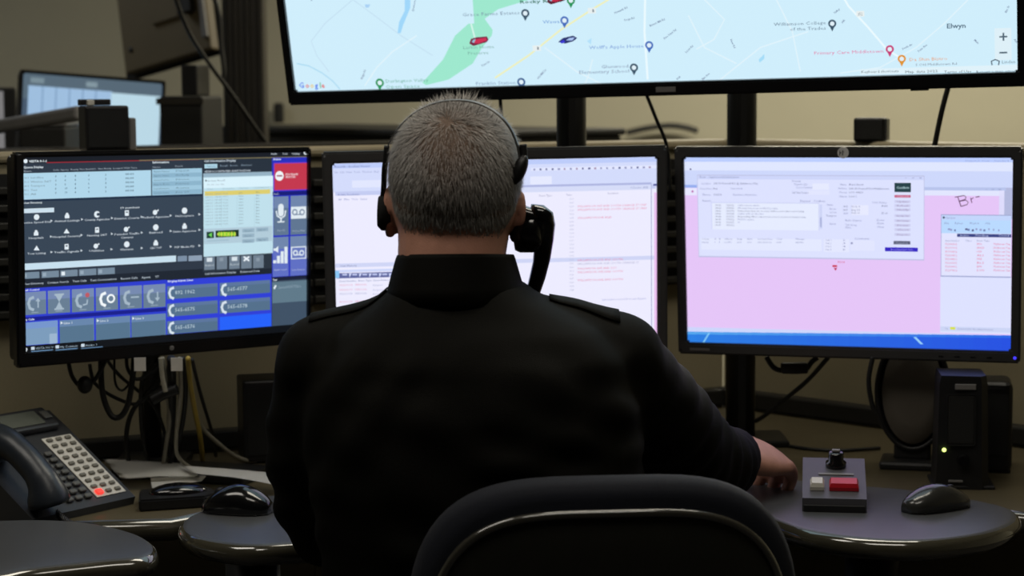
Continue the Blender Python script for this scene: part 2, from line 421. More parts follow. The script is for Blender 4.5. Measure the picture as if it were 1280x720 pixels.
def monitor(name, label, c, yaw, tilt, roll, w, h, bz, bezmat, draw, conv=lambda x, y: (x, y), depth=.045, pole_xy=None, armz=None):
    mw = frame(c, yaw, tilt, roll)
    t = thing(name, label, 'monitor', mw=mw, group='monitors' if name == 'monitor' else None)
    bl, br, bt, bb = bz
    obj('bezel', frame_bm(w, h, bl, br, bt, bb, -.012, .006), M[bezmat], t)
    b = box(-w / 2 + .006, w / 2 - .006, -h / 2 + .006, h / 2 - .006, -depth, -.0125, .008)
    obj('back_shell', b, M['black'], t)
    s = Screen(mw, conv); s.local_rect(-w / 2 + bl - .002, -h / 2 + bb - .002, w / 2 - br + .002, h / 2 - bt + .002, draw.base, 0)
    draw(s); s.build('screen_image', t, -.004)
    obj('vesa_plate', box(-.06, .06, -.06, .06, -depth - .014, -depth - .0005, .004), M['pole'], t)
    if pole_xy is not None:
        a = Vector((0, 0, -depth - .012)); q = mw.inverted() @ Vector((pole_xy[0], pole_xy[1], armz or c[2])); d = (a - q); d.normalize()
        obj('arm', beam(a, q + d * .03, .035, .035, .006), M['pole'], t)
    return t, mw

# ---- map display
def draw_map(s):
    W = (235, 250, 255); G = (158, 232, 206); DK = (70, 92, 110); GR = (110, 135, 150); LB = (150, 185, 225); PK = (225, 130, 175)
    s.pix([(588, -40), (588, -5), (590, 0), (592, 30), (585, 30), (568, 45), (553, 75), (527, 104), (532, 107), (560, 100), (590, 80), (602, 60), (614, 45), (615, 38), (605, 24), (622, 12), (655, 2), (700, -12), (760, -40)], G, 1)
    s.line([(588, 30), (592, 45), (594, 52)], 2, (215, 245, 235), 2)
    s.pix([(505, 0), (512, 0), (512, 10), (503, 32), (500, 42), (496, 42), (498, 28), (505, 14)], (160, 215, 250), 1)
    s.line([(370, 80), (385, 83), (402, 92), (415, 102), (424, 112)], 1.2, (165, 215, 240), 1)
    s.line([(440, 0), (405, 30), (388, 52), (395, 70), (410, 90)], 1, (195, 222, 240), 1)
    s.line([(440, 0), (470, 22), (500, 45), (540, 70)], 1, (195, 222, 240), 1)
    s.line([(520, 45), (490, 65), (470, 85), (455, 108)], 1.2, (228, 245, 252), 1)
    # yellow road and pale roads
    s.line([(618, 98), (660, 70), (700, 38), (740, 12), (780, -12)], 2.2, (238, 240, 190), 1)
    s.line([(806, -10), (805, 40), (809, 100)], 2.6, W, 1)
    s.line([(1050, -10), (1060, 8), (1085, 35), (1108, 62), (1125, 73)], 2.4, W, 1)
    for l in ([(880, 0), (905, 25), (892, 50), (870, 62)], [(740, 75), (735, 95), (728, 112)], [(860, 20), (880, 60), (920, 80)], [(1180, 30), (1145, 60), (1100, 85), (1050, 92)], [(1210, 0), (1180, 30)], [(680, 60), (720, 90), (760, 110)], [(970, 0), (990, 40), (1000, 90)], [(900, 100), (950, 60), (1010, 40)]):
        s.line(l, 1.4, (226, 244, 252), 1)
    # small slanted street names
    for x, y, a, n in ((516, 15, 72, 'Sycamore Rd'), (452, 100, 62, 'Ridge Rd'), (602, 84, 28, 'Penn Ln'), (672, 100, 45, 'Old Mill Ln'), (768, 18, 22, 'Howarth Rd'), (780, 27, 12, 'Forge Rd'),
                    (812, 34, 22, 'Barren Mill Rd'), (830, 50, 35, 'Pine View Rd'), (857, 67, 40, 'Lenni Rd'), (912, 50, -68, 'New Rd'), (846, 101, 42, 'Oak'), (878, 101, 40, 'Elm Ave'),
                    (1043, 18, 38, 'Valley'), (1053, 30, 50, 'Hill'), (1128, 63, 25, 'South Av'), (1148, 66, 38, 'Penn Ave'), (1258, 17, 65, 'Elm St'), (1267, 50, -55, 'Ash'), (389, 2, 60, 'Rd'), (1217, 51, -45, 'Main')):
        s.text(x, y, 2.6, n, (120, 135, 165), ang=a, z=2, bold=.02)
    # pins
    def pin(x, y, col, r=5.2):
        s.pix([(x - r * .7, y + r * .5), (x + r * .7, y + r * .5), (x, y + r * 1.9)], col, 3); s.disc(x, y, r, col, 4); s.disc(x, y, r * .55, (225, 240, 248), 5)
    B = (70, 110, 190); K = (60, 85, 105); GN = (40, 150, 90)
    pin(656, 17, K); pin(705, 26, B); pin(811, 57, B); pin(792, 85, K); pin(651, 103, (60, 100, 150)); pin(474, 104, GN); pin(1040, 30, K); pin(1112, 62, (200, 60, 120)); pin(1127, 74, (225, 150, 50)); pin(713, 1, GN)
    f = 4.2
    s.text(649, 5, f, 'Rocky Run Y', (60, 120, 100), x1=704, bold=.02)
    s.text(577, 21, f, 'Grace Farms Estates', (120, 140, 165), x1=649)
    s.text(678, 30, f, 'Wawa', (100, 150, 215), x1=699); s.text(736, 62, f, "Wolff's Apple House", (110, 150, 215), x1=804)
    s.text(751, 86, f, 'Glenwood', (120, 140, 170), x1=785); s.text(723, 93, f, 'Elementary School', (120, 140, 170), x1=786)
    s.text(594, 107, f, 'Franklin Station', (125, 150, 185), x1=644)
    s.text(481, 104, f, 'Darlington Valley', (110, 180, 160), x1=535); s.text(481, 111, f, 'Open Space', (110, 180, 160), x1=524)
    s.text(578, 62, f, 'Larkin Home', (120, 170, 160), x1=617); s.text(584, 69, f, 'Preserve', (120, 170, 160), x1=610)
    s.text(967, 33, f, 'Williamson College', (110, 130, 150), x1=1032); s.text(987, 39, f, 'of the Trades', (110, 130, 150), x1=1032)
    s.text(1017, 69, f, 'Primary Care Middletown', (225, 110, 160), x1=1104); s.text(1136, 77, f, 'Da Shin Bistro', (230, 160, 110), x1=1184)
    s.text(1183, 36, 6, 'Elwyn', (80, 105, 125), x1=1207, bold=.02)
    s.text(1144, 83, 3, 'S Old Middletown Rd', (120, 130, 150), x1=1196)
    s.rect(1075, 87, 1272, 7, (224, 242, 250), 2)
    for x, x1, q in ((1076, 1123, 'Keyboard shortcuts'), (1131, 1172, 'Map data 2022'), (1180, 1214, 'Terms of Use'), (1220, 1270, 'Report a map error')): s.text(x, 92, 3.2, q, (70, 85, 100), x1=x1)
    s.rect(1243, 36, 1264, 40, (222, 240, 248), 2); s.rect(1249, 45.6, 1259, 2, (80, 100, 115), 3); s.rect(1253, 41.5, 1255.2, 10, (80, 100, 115), 3); s.rect(1249, 65.5, 1259, 2, (80, 100, 115), 3)
    s.line([(1240, 82), (1239, 77), (1244, 75), (1249, 77), (1248, 82)], 1.6, (80, 95, 110), 3); s.text(1252, 80, 4, 'Linden', (110, 130, 145), x1=1269)
    for x, y in ((739, 14), (670, 61), (1075, 18)): s.rect(x - 5, y - 3.5, x + 5, 7, (232, 240, 240), 2); s.text(x - 3, y + 2, 4, '352' if x > 900 else '1', (130, 140, 150), x1=x + 3, z=3)
    for x, col, ch in ((373, (90, 130, 235), 'G'), (381, (225, 110, 110), 'o'), (387, (235, 200, 110), 'o'), (393, (90, 130, 235), 'g'), (399, (90, 180, 120), 'l'), (401, (225, 110, 110), 'e')):
        s.text(x, 110.5, 7, ch, col, bold=.02)
    s.pix([(948, 75), (955, 68), (955, 74), (949, 79)], (165, 220, 248), 2); s.pix([(455, 6), (462, 6), (460, 10), (456, 10)], (170, 210, 245), 2); s.pix([(733, 52), (739, 48), (738, 56)], (180, 225, 250), 2)
    # vehicle symbols: red car, blue car, red car at the frame's edge
    def car(x, y, body, dark):
        s.pix([(x - 12, y + 3), (x - 10, y - 3), (x - 3, y - 5), (x + 10, y - 6), (x + 12, y - 2), (x + 10, y + 1), (x, y + 4), (x - 7, y + 6)], dark, 4)
        s.pix([(x - 7, y + 2), (x - 4, y - 2.5), (x + 9, y - 4.5), (x + 10, y - 1), (x - 1, y + 3)], body, 5)
        s.pix([(x - 9, y + 1), (x - 7, y - 2), (x - 4, y - 2.5), (x - 6, y + 2)], (150, 190, 215), 6)
    car(598, 52, (205, 50, 85), (120, 40, 70)); car(695, 0, (190, 40, 70), (90, 30, 50))
    s.pix([(697, 53), (703, 48), (716, 45), (721, 48), (716, 52), (706, 55)], (40, 50, 110), 4); s.pix([(707, 51), (711, 48), (718, 47), (715, 51)], (170, 195, 240), 5); s.pix([(699, 53), (704, 50), (706, 53), (702, 55)], (60, 60, 210), 5)
draw_map.base = (208, 238, 252)
TVC = (.1771, 3.1517, 1.6738)
tv, tvm = monitor('map_display', 'large wide display with a pale street map, up on poles above the monitors', TVC, -.2793, .2228, .0203, 1.206, .700, (.013, .013, .014, .022), 'bezelblack', draw_map, depth=.055)
# (opening is 1.18 m wide) brackets reach back to both poles
for X in (XA, XB):
    q = tvm.inverted() @ Vector((X, 3.475, 1.66)); obj('bracket', beam((q.x, q.y, -.05), q, .05, .06, .006), M['pole'], tv)
lx = tvm.inverted() @ at(818, 116, 3.12); obj('maker_badge', box(lx.x - .016, lx.x + .016, -.343, -.335, .0062, .0075), M['fargrey'], tv)
lx = tvm.inverted() @ at(1146, 107, 3.05); obj('sensor_bump', box(lx.x - .014, lx.x + .014, -.3525, -.349, -.01, .004, .001), M['bezelblack'], tv)

# ---- centre monitor
def draw_centre(s):
    s.rect(413, 205, 826, 6, (190, 205, 250), 1); s.rect(413, 211, 826, 30, (212, 220, 252), 1); s.rect(440, 226, 500, 9, (226, 231, 255), 2)
    s.text(418, 210, 3, 'Records - Incident Viewer', (90, 105, 170), x1=463); s.text(418, 217, 2.6, 'File  Edit  View  Tools  Window  Help', (150, 160, 205), x1=474)
    s.rect(419, 240, 820, 5, (196, 204, 242), 2); s.text(422, 245, 2.8, 'Active Incidents', (110, 120, 180), x1=449)
    s.text(423, 251, 2.8, 'All   Mine   Units   Status', (140, 150, 200), x1=459)
    s.rect(664, 210, 826, 4, (226, 231, 255), 2)
    for k in range(20):
        x = 667 + k * 7.6; s.rect(x, 211 - k * .15, x + random.uniform(2, 3.2), 2.4, random.choice([(110, 115, 160), (150, 155, 195), (90, 100, 150), (170, 150, 180)]), 3)
    s.rect(663, 221, 690, 10, (230, 234, 255), 2); s.rect(645, 232, 815, 2.5, (175, 182, 225), 3); s.rect(645, 235, 815, 6, (214, 220, 248), 3); s.text(788, 236, 2.6, 'Close All', (140, 150, 195), x1=810, z=4)
    s.text(674, 246, 2.4, 'Event Type', (130, 130, 165), x1=690); s.text(708, 245, 2.4, 'Time', (120, 125, 165), x1=715); s.text(760, 243, 2.4, 'Location', (120, 120, 160), x1=773)
    for k in range(25): s.text(712, 250 + k * 4.75, 2.2, '%02d:%02d' % (12 + k // 9, (k * 7) % 60), (165, 170, 200), x1=717.5)
    P = (225, 130, 165)
    for y, x1, c in ((259.5, 809, P), (263.8, 809, P), (274, 765, P), (327, 779, P), (331.5, 799, (170, 170, 205)), (337.5, 771, P), (342, 779, P), (352, 779, P)):
        s.text(722, y, 2.6, 'WILLIAMSON AVE AND SOUTH ORANGE ST UNIT'[: max(12, int((x1 - 722) / 2.2))], c, x1=x1)
    s.text(753, 376, 2.6, 'Last update received from unit dispatch', (160, 165, 215), x1=808)
    s.rect(814, 230, 815, 200, (160, 165, 205), 3); s.rect(818, 241, 826, 200, (236, 192, 240), 3); s.rect(817, 230, 826, 2.6, (90, 95, 160), 4)
    s.rect(419, 330, 820, 5, (208, 214, 246), 2); s.text(425, 334, 2.6, 'Unit History', (110, 115, 160), x1=446)
    s.rect(419, 338, 640, 3, (205, 215, 250), 2); s.rect(421, 342, 640, 6.5, (96, 104, 160), 3); s.rect(419, 339, 424, 9, (140, 200, 245), 4)
    for k in range(6): s.rect(428 + k * 12.5, 342.6 - k * .1, 434 + k * 12.5, 2.2, (190, 198, 235), 4); s.pix([(436 + k * 12.5, 342), (440 + k * 12.5, 342), (437 + k * 12.5, 347)], (205, 212, 245), 4)
    s.text(424, 353, 2.4, 'Event Number  Event Type  Event Address', (130, 140, 180), x1=488)
    for y in (358, 364, 369, 379): s.text(424, y, 2.4, 'W2203174   MEDICAL', (225, 160, 185) if y != 369 else (165, 170, 205), x1=459); s.text(466, y, 2.4, 'Assigned', (170, 175, 205), x1=478)
draw_centre.base = (237, 236, 255)
monitor('monitor', 'centre monitor with a near-white records screen, partly hidden by the man', (-.0235, 3.1892, 1.0789), .0897, .0566, .0119, .55, .345, (.0165, .0165, .0185, .019), 'bezel', draw_centre, pole_xy=(XA, 3.5), armz=1.076)

# ---- right monitor (crop of the photo magnified 2.77 times)
def conv7(x, y): return 820 + x / 2.7696, 170 + y / 2.7692
def draw_right(s):
    s.rect(90, 68, 1240, 22, (188, 206, 255), 1); s.rect(90, 90, 1240, 30, (224, 231, 255), 1); s.rect(90, 120, 1240, 60, (206, 216, 252), 1)
    s.disc(118, 116, 3, (90, 90, 140), 2); s.text(1070, 90, 7, 'Dispatch View - Standard', (150, 165, 215), x1=1220, z=2)
    s.rect(90, 170, 140, 10, (150, 175, 240), 2); s.rect(90, 181, 140, 25, (232, 232, 255), 2); s.disc(125, 193, 4, (190, 110, 180), 3)
    s.rect(925, 178, 1212, 11, (184, 196, 236), 2); s.rect(925, 189, 1206, 18, (226, 230, 255), 2); s.rect(1188, 189, 1206, 100, (222, 220, 252), 2); s.rect(1206, 180, 1240, 110, (180, 186, 222), 2)
    s.text(1140, 188, 6, '-  o  x', (120, 130, 180), x1=1195, z=3)
    # main dialog
    s.rect(141, 135, 929, 285, (190, 194, 228), 3); s.rect(143, 138, 927, 278, (221, 226, 255), 4); s.rect(143, 138, 927, 12, (206, 214, 250), 5)
    T = (120, 126, 176); D = (90, 94, 140)
    s.text(150, 146, 7, 'Event  - Supplemental Information', T, x1=285, z=6); s.text(862, 148, 7, '-   o   x', T, x1=920, z=6)
    for x, y, x1, q, c in ((157, 168, 188, 'Location', T), (198, 168, 353, '240 N Pennell Rd @ Baltimore Pike', D), (150, 186, 193, 'Cross Street', T), (197, 186, 213, 'Beat', D), (257, 186, 298, 'Unit 104 A', T), (160, 207, 188, 'Phone', T), (198, 207, 226, '5654', D), (266, 207, 348, 'Residence Alarm Line', T),
                          (470, 160, 500, 'Priority', T), (478, 171, 523, 'Dispatch Grp', T), (484, 182, 540, 'Source Terminal', T), (470, 200, 527, 'Call Taker Position', D), (637, 172, 658, 'Name', T), (667, 172, 718, 'Resident', D), (630, 185, 660, 'Address', T), (667, 186, 806, '240 N Pennell Rd Middletown', D), (634, 199, 660, 'Phone', T), (667, 199, 715, '610 4421', D), (634, 213, 660, 'Alarm', T), (667, 213, 694, 'Level 2', D),
                          (160, 228, 190, 'Remarks', T), (498, 229, 585, 'Expand   Confirm', T), (590, 242, 612, 'Status', T), (600, 256, 624, 'Enroute', T), (600, 268, 624, 'On Scene', T), (588, 280, 624, 'Transport', D), (647, 248, 663, '18:42', D), (647, 260, 663, '18:47', D), (647, 272, 663, '18:51', T), (675, 248, 705, 'Medic 4', T), (675, 260, 705, 'Eng 54', T), (675, 270, 705, 'Amb 10', T),
                          (748, 234, 798, 'Unit Status', T), (780, 246, 800, 'Add', D), (780, 271, 800, 'Del', D), (655, 296, 710, 'Radio Channel', T), (655, 312, 695, 'Talk Group', T), (655, 321, 675, 'Fire', T), (762, 295, 790, 'Zone', T), (765, 306, 788, 'East', T), (765, 319, 788, 'West', T), (600, 308, 622, 'Alarm', T), (686, 359, 738, 'Comments', T)):
        s.text(x, y, 7, q, c, x1=x1, z=6)
    s.rect(540, 165, 598, 22, (230, 234, 255), 5); s.rect(524, 190, 600, 14, (226, 230, 255), 5)
    s.rect(190, 230, 564, 94, (198, 204, 240), 5); s.rect(192, 232, 562, 92, (230, 236, 255), 6); s.rect(566, 238, 574, 84, (205, 212, 245), 6); s.rect(567, 282, 573, 34, (170, 178, 220), 7); s.rect(676, 240, 735, 34, (231, 234, 255), 5)
    for k, q in enumerate(('Caller reports smoke', 'All units have been notified by radio', 'Units advise they are on scene with second caller now holding', 'Caller still on the line', 'Responding officer reports the scene is secure no further units', 'Hold for update', 'Ok', '')):
        y = 243 + k * 9.8; s.text(203, y, 6, '18:4%d' % k, D, x1=224, z=7); s.text(242, y, 6, '03/2022', D, x1=270, z=7)
        if q: s.text(282, y, 6, q, D if k in (2, 4) else T, x1=282 + len(q) * 3.75, z=7)
    s.rect(155, 354, 572, 40, (228, 233, 255), 5)
    for x, x1, q in ((158, 183, 'Unit'), (202, 208, 'A'), (217, 223, 'B'), (235, 264, 'Officer'), (280, 297, 'Disp'), (315, 333, 'Enrt'), (350, 402, 'On Scene Time'), (416, 437, 'Clear'), (482, 513, 'Mileage')):
        s.text(x, 360, 6, q, T, x1=x1, z=6); s.text(x, 371, 6, q[::-1].lower() if len(q) > 3 else q, T, x1=x1 - 3, z=6)
    s.rect(580, 358, 668, 44, (228, 232, 255), 5)
    for k in range(4): s.text(586, 364 + k * 11, 6, 'Unit %d' % (k + 1), T, x1=606, z=6); s.text(645, 364 + k * 11, 6, '%d' % (k + 2), T, x1=655, z=6)
    s.rect(672, 362, 756, 36, (226, 230, 255), 5); s.disc(677, 372, 4, (150, 155, 195), 6)
    s.rect(825, 163, 882, 32, (38, 66, 72), 6); s.text(832, 183, 8, 'Confirm', (170, 200, 205), x1=876, z=7, bold=.02)
    s.rect(825, 205, 881, 9, (196, 96, 130), 6); s.text(832, 212, 6, 'Cancel', (235, 190, 215), x1=874, z=7)
    for k, (y, q) in enumerate(((223, 'Update'), (237, 'Refresh'), (251, 'Notify'), (272, 'Reassign Unit'), (289, 'Add Comment'), (305, 'Print'), (320, 'Close'), (337, 'Dispose'))):
        s.rect(825, y, 881, 9, (206, 208, 240), 6); s.text(833, y + 8, 6, q, (140, 118, 165), x1=874, z=7)
    s.rect(822, 364, 880, 12, (92, 96, 120), 6); s.text(830, 374, 7, 'Dispatch', (160, 165, 190), x1=872, z=7)
    s.rect(792, 386, 906, 14, (56, 40, 196), 6); s.text(812, 397, 8, 'Recommended Units', (150, 145, 235), x1=888, z=7)
    # marks on the pink map
    s.text(628, 441, 7, 'M104', (210, 50, 90), x1=652, z=3); s.rect(610, 448, 626, 7, (205, 60, 90), 3); s.pix([(614, 458), (626, 458), (621, 468)], (190, 40, 80), 3)
    K_ = (90, 50, 90)
    s.line([(1034, 213), (1060, 208)], 3, K_, 3); s.line([(1044, 211), (1055, 244)], 3.2, K_, 3)
    s.line([(1050, 210), (1066, 207), (1073, 212), (1070, 220), (1050, 227)], 3, K_, 4); s.line([(1050, 227), (1072, 223), (1081, 230), (1076, 239), (1054, 245)], 3, K_, 4)
    s.line([(1089, 215), (1093, 233)], 3.2, (110, 60, 110), 3); s.line([(1090, 221), (1099, 214)], 3, (110, 60, 110), 4); s.line([(1106, 213), (1120, 210)], 3.4, K_, 3)
    # right window and the white list under it
    s.rect(984, 486, 1230, 196, (222, 226, 255), 3); s.rect(986, 272, 1230, 216, (160, 168, 210), 4); s.rect(988, 275, 1230, 209, (226, 228, 255), 5)
    s.rect(988, 275, 1230, 16, (196, 214, 252), 6); s.rect(988, 291, 1230, 46, (186, 218, 255), 6); s.disc(996, 283, 4, (40, 60, 90), 7); s.text(1004, 287, 7, 'Event Queue', T, x1=1036, z=7)
    for x, x1, q in ((998, 1014, 'File'), (1034, 1062, 'Refresh'), (1085, 1118, 'Window'), (1140, 1157, 'Help')): s.text(x, 306, 7, q, T, x1=x1, z=7)
    for k, x in enumerate((1010, 1018, 1032, 1070, 1078, 1093, 1106, 1120, 1133, 1150, 1166, 1184)): s.rect(x, 320 + (k % 3) * 2, x + random.uniform(4, 9), 7, random.choice([(110, 125, 175), (150, 160, 205), (90, 95, 140)]), 7)
    s.rect(1042, 339, 1230, 11, (58, 68, 132), 7)
    for x, x1, q in ((1052, 1083, 'Active'), (1105, 1150, 'Pending'), (1185, 1222, 'Closed')): s.text(x, 348, 7, q, (190, 200, 240), x1=x1, z=8)
    for x, x1, q in ((1002, 1050, 'Event Number'), (1070, 1092, 'Time'), (1110, 1155, 'Event Type')): s.text(x, 366, 6, q, T, x1=x1, z=7)
    for k in range(8):
        y = 378 + k * 13; c = (222, 96, 146); s.text(1001, y, 7, 'F220%d412' % k, c, x1=1042, z=7); s.text(1110, y, 7, ('MEDICAL', 'FIREALM', 'ACCIDENT', 'ALS', 'FIRE', 'BLS', 'EMS', 'DOM')[k], c, x1=1128 + (k * 7) % 14, z=7); s.text(1168, y, 7, 'Middletown Twp', c, x1=1226, z=7)
    s.rect(984, 660, 1230, 16, (205, 214, 246), 6); s.rect(1018, 662, 1036, 9, (215, 225, 80), 7); s.text(1000, 670, 6, 'On', T, x1=1010, z=7); s.text(1042, 671, 6, 'Connected to the dispatch server', T, x1=1168, z=7)
    # bottom strips
    s.rect(90, 662, 1240, 16, (206, 214, 252), 4); s.rect(90, 677, 1240, 70, (38, 100, 226), 4)
    for k in range(24): f = k / 23; s.rect(90 + k * 48, 678 + k * .55, 90 + k * 48 + 48, 9, (int(86 - 40 * f), int(168 - 62 * f), int(238 - 8 * f)), 5); s.rect(90 + k * 48, 687 + k * .55, 90 + k * 48 + 48, 50, (int(46 - 6 * f), int(128 - 46 * f), int(228 - 2 * f)), 5)
    s.pix([(180, 683), (186, 683), (166, 716), (160, 716)], (130, 200, 246), 6); s.pix([(890, 697), (900, 697), (925, 722), (915, 722)], (150, 206, 250), 6)
draw_right.base = (230, 198, 248)
RM, rmw = monitor('monitor', 'right monitor with a pink map screen and dialog window', (.5352, 3.2016, 1.0790), -.2856, .1, .0022, .55, .345, (.0150, .0150, .0175, .019), 'bezel', draw_right, conv7, pole_xy=(XB, 3.5), armz=1.09)
b = bmesh.new(); bmesh.ops.create_cone(b, cap_ends=True, segments=20, radius1=.009, radius2=.009, depth=.002); p = rmw.inverted() @ at(1055, 190, 3.19)
xf(b, Matrix.Translation((p.x, .1635, .0072))); bd = obj('round_badge', b, M['silver'], RM)
b = bmesh.new(); s_ = Matrix.Translation((p.x - .003, .1635, .0084))
for dx in (-.0028, .0018): box(dx, dx + .001, -.004, .004, 0, .0006, bm=b)
box(-.002, .0, -.0005, .001, 0, .0006, bm=b); box(.0022, .0045, .001, .002, 0, .0006, bm=b); xf(b, s_); obj('badge_letters', b, M['black'], bd)
p = rmw.inverted() @ at(1268, 447, 3.12); ell((p.x, -.1632, .0062), (.0025, .0025, .001), b := bmesh.new()); obj('power_light', b, M['bluelamp'], RM)
for k in range(4): obj('button', box(.148 + k * .025, .156 + k * .025, -.1645, -.162, .006, .0072, .0004), M['black'], RM)
b = box(-.255, -.222, -.1655, -.1615, .0060, .0066); obj('maker_print', b, M['fargrey'], RM)

# ---- left monitor (crop of the photo magnified 3.2 times)
def conv2(x, y): return x / 3.2, 170 + y / 3.2
def draw_left(s):
    B3 = 512   # the lower crop starts 160 px further down
    WHT = (225, 235, 242); LT = (176, 214, 234); BTN = (122, 142, 164)
    s.rect(85, 75, 1245, 35, (28, 32, 40), 1); s.rect(190, 105, 800, 4, (150, 40, 52), 2); s.rect(560, 96, 1245, 4, (120, 112, 84), 3)
    s.disc(106, 101, 8, WHT, 3); s.pix([(98, 96), (114, 95), (106, 110)], WHT, 3); s.text(120, 106, 9, 'VESTA 9-1-1', WHT, x1=190, bold=.03)
    for x, x1, q in ((1088, 1114, 'Audio'), (1134, 1154, 'Tools'), (1172, 1204, 'Utility')): s.text(x, 75, 7, q, (190, 200, 210), x1=x1, bold=.02)
    s.disc(1226, 67, 7, WHT, 3)
    s.text(98, 130, 9, 'Queue Display', WHT, x1=178, bold=.02); s.text(98, 144, 6, 'Queue', (190, 200, 210), x1=130)
    for x, x1, q in ((214, 240, 'Calls'), (246, 278, 'Agents'), (286, 318, 'Ready'), (322, 388, 'Not Available'), (396, 450, 'Not Ready'), (456, 552, 'Longest Wait Time')): s.text(x, 140 - (x - 214) * .03, 7, q, (165, 178, 190), x1=x1)
    s.text(614, 110, 9, 'Information', WHT, x1=680, bold=.02); s.text(614, 128, 6, 'Name', (170, 182, 195), x1=645); s.text(704, 124, 6, 'Details', (170, 182, 195), x1=735)
    s.rect(85, 150, 608, 112, LT, 2); s.rect(612, 134, 812, 106, (160, 200, 222), 2)
    for k, q in enumerate(('911 Landline', '911 Wireless SubT', '911 Transport', '911 Text', '911 All')):
        y = 172 + k * 16.5; s.text(100, y, 8, q[:3], (110, 135, 150), x1=118); s.text(126, y - 1, 8, q[4:], (100, 125, 142), x1=128 + 6.2 * len(q[4:]))
        for x, c in ((224, '0'), (262, '0' if k < 3 else '19'), (302, '4'), (356, '0'), (424, '3')): s.text(x, y - 2 - (x - 100) * .03, 9, c, (92, 118, 138), bold=.02)
        s.text(505, y - 15, 8, '00:00', (84, 110, 130), x1=540, bold=.02)
    for k in range(6):
        if k % 2: s.rect(614, 134 + k * 17.0, 810, 17, (140, 180, 204), 3)
        s.text(618, 146 + k * 17.2, 7, ('Agent Name', 'Agent Status', 'Queue Position', 'Agent Role', 'Login Information', 'Console Name')[k], (96, 122, 140), x1=680, z=4); s.text(706, 143 + k * 17.2, 7, ('Dispatch', 'Not Ready', 'None', 'Primary', 'Active', 'Pos 07')[k], (96, 122, 140), x1=760, z=4)
    s.rect(85, 263, 812, 250, (54, 68, 84), 2); s.rect(85, 256, 812, 8, (24, 42, 66), 3)
    s.text(98, 272, 8, 'User Directory', WHT, x1=172, bold=.02, z=4); s.rect(90, 292, 220, 18, (205, 224, 236), 3); s.text(484, 292, 8, '19 members', (200, 210, 218), x1=562, bold=.02)
    rows = [((150, 325), (272, 319), (392, 314), (511, 309), (627, 304), (742, 299)), ((148, 388), (270, 382), (392, 377), (511, 372), (627, 366), (742, 361)), ((150, 450), (270, 444), (390, 439), (511, 434), (627, 428), (742, 424))]
    names = [('Active Speed Dial', 'Animal Listings', 'County Agencies', 'District Courts', 'Federal Agencies', 'Helicopters'), ('Hospitals', 'Hospital Security', 'Nursing 24/7', 'Penndot Traffic', 'Railroad', 'State Agencies'), ('Tow Listing', 'Traffic Signals', 'Utilities', 'Warrants', 'CBC TOP', 'PSP Media PD')]
    for ri, row in enumerate(rows):
        for k, (x, y) in enumerate(row):
            v = (ri * 6 + k) % 5
            if (ri, k) == (2, 5): pass
            elif (ri, k) == (0, 2): s.disc(x, y, 12, WHT, 3, a0=40, a1=320); s.disc(x + 4, y, 6, (54, 68, 84), 4)
            elif v == 0: s.disc(x, y, 11, WHT, 3)
            elif v == 1: s.disc(x, y - 5, 6, WHT, 3); s.rect(x - 9, y - 2, x + 9, 13, WHT, 3)
            elif v == 2: s.pix([(x - 12, y + 8), (x, y - 11), (x + 12, y + 8)], WHT, 3)
            elif v == 3: s.rect(x - 8, y - 11, x + 8, 22, WHT, 3); s.rect(x - 4, y - 6, x + 4, 5, (54, 68, 84), 4)
            else: s.disc(x - 3, y + 2, 9, WHT, 3); s.pix([(x, y), (x + 10, y - 11), (x + 12, y - 4)], WHT, 3)
            q = names[ri][k]; hw = len(q) * 3.35; s.text(x - hw, y + 24 + hw * .045, 8, q, (196, 206, 215), x1=x + hw, bold=.015)
            if q == 'Penndot Traffic': s.text(x - 24, y + 39, 8, 'Cameras', (196, 206, 215), x1=x + 26, bold=.015)
            s.pix([(x + 56, y + 10), (x + 65, y + 15), (x + 56, y + 20)], (200, 210, 218), 3)
    s.rect(90, 512, 708, 26, (200, 224, 238), 3); s.rect(714, 481, 752, 22, BTN, 3); s.rect(758, 480, 812, 22, (140, 158, 178), 3)
    s.rect(85, 575, 1092, 42, (30, 38, 50), 3)
    for k, x in enumerate((92, 170, 245, 320, 394)): s.rect(x, 547 - k * 4.2, x + 69, 26, (116, 136, 154), 3); s.rect(x + 4, 552 - k * 4.2, x + 18, 15, (150, 168, 184) if k != 2 else (225, 235, 242), 4)
    for x, x1, q in ((98, 178, 'User Directory'), (192, 278, 'Contact Search'), (294, 350, 'Text Calls'), (364, 470, 'Text Conversations'), (486, 554, 'Recent Calls'), (570, 606, 'Agents'), (624, 640, 'TTY')): s.text(x, 597 - (x - 98) * .056, 8, q, (180, 192, 204), x1=x1, bold=.015, z=4)
    # right block
    s.rect(815, 90, 1092, 60, (40, 50, 62), 2); s.text(820, 105, 9, 'Call Information Display', (200, 212, 222), x1=948, bold=.02); s.rect(822, 113, 873, 17, (176, 214, 230), 3)
    for x, x1, q in ((828, 866, 'Current'), (884, 914, 'Recall'), (924, 954, 'Recent'), (968, 1010, 'Abandoned')): s.text(x, 125 - (x - 828) * .035, 7, q, (150, 170, 186) if x > 830 else (60, 90, 110), x1=x1, z=4)
    s.text(822, 147, 8, 'VESTA 9-1-1 DATA FEED AUDIT POSITION', (196, 208, 218), x1=1005, bold=.02)
    s.rect(817, 150, 1092, 20, (150, 178, 196), 3); s.rect(817, 166, 1096, 318, (192, 224, 236), 4); s.rect(818, 168, 1095, 42, (218, 242, 252), 5); s.text(834, 183, 7, 'Instant Recall', (120, 140, 155), x1=902, z=6); s.rect(824, 176, 830, 6, (60, 80, 90), 6)
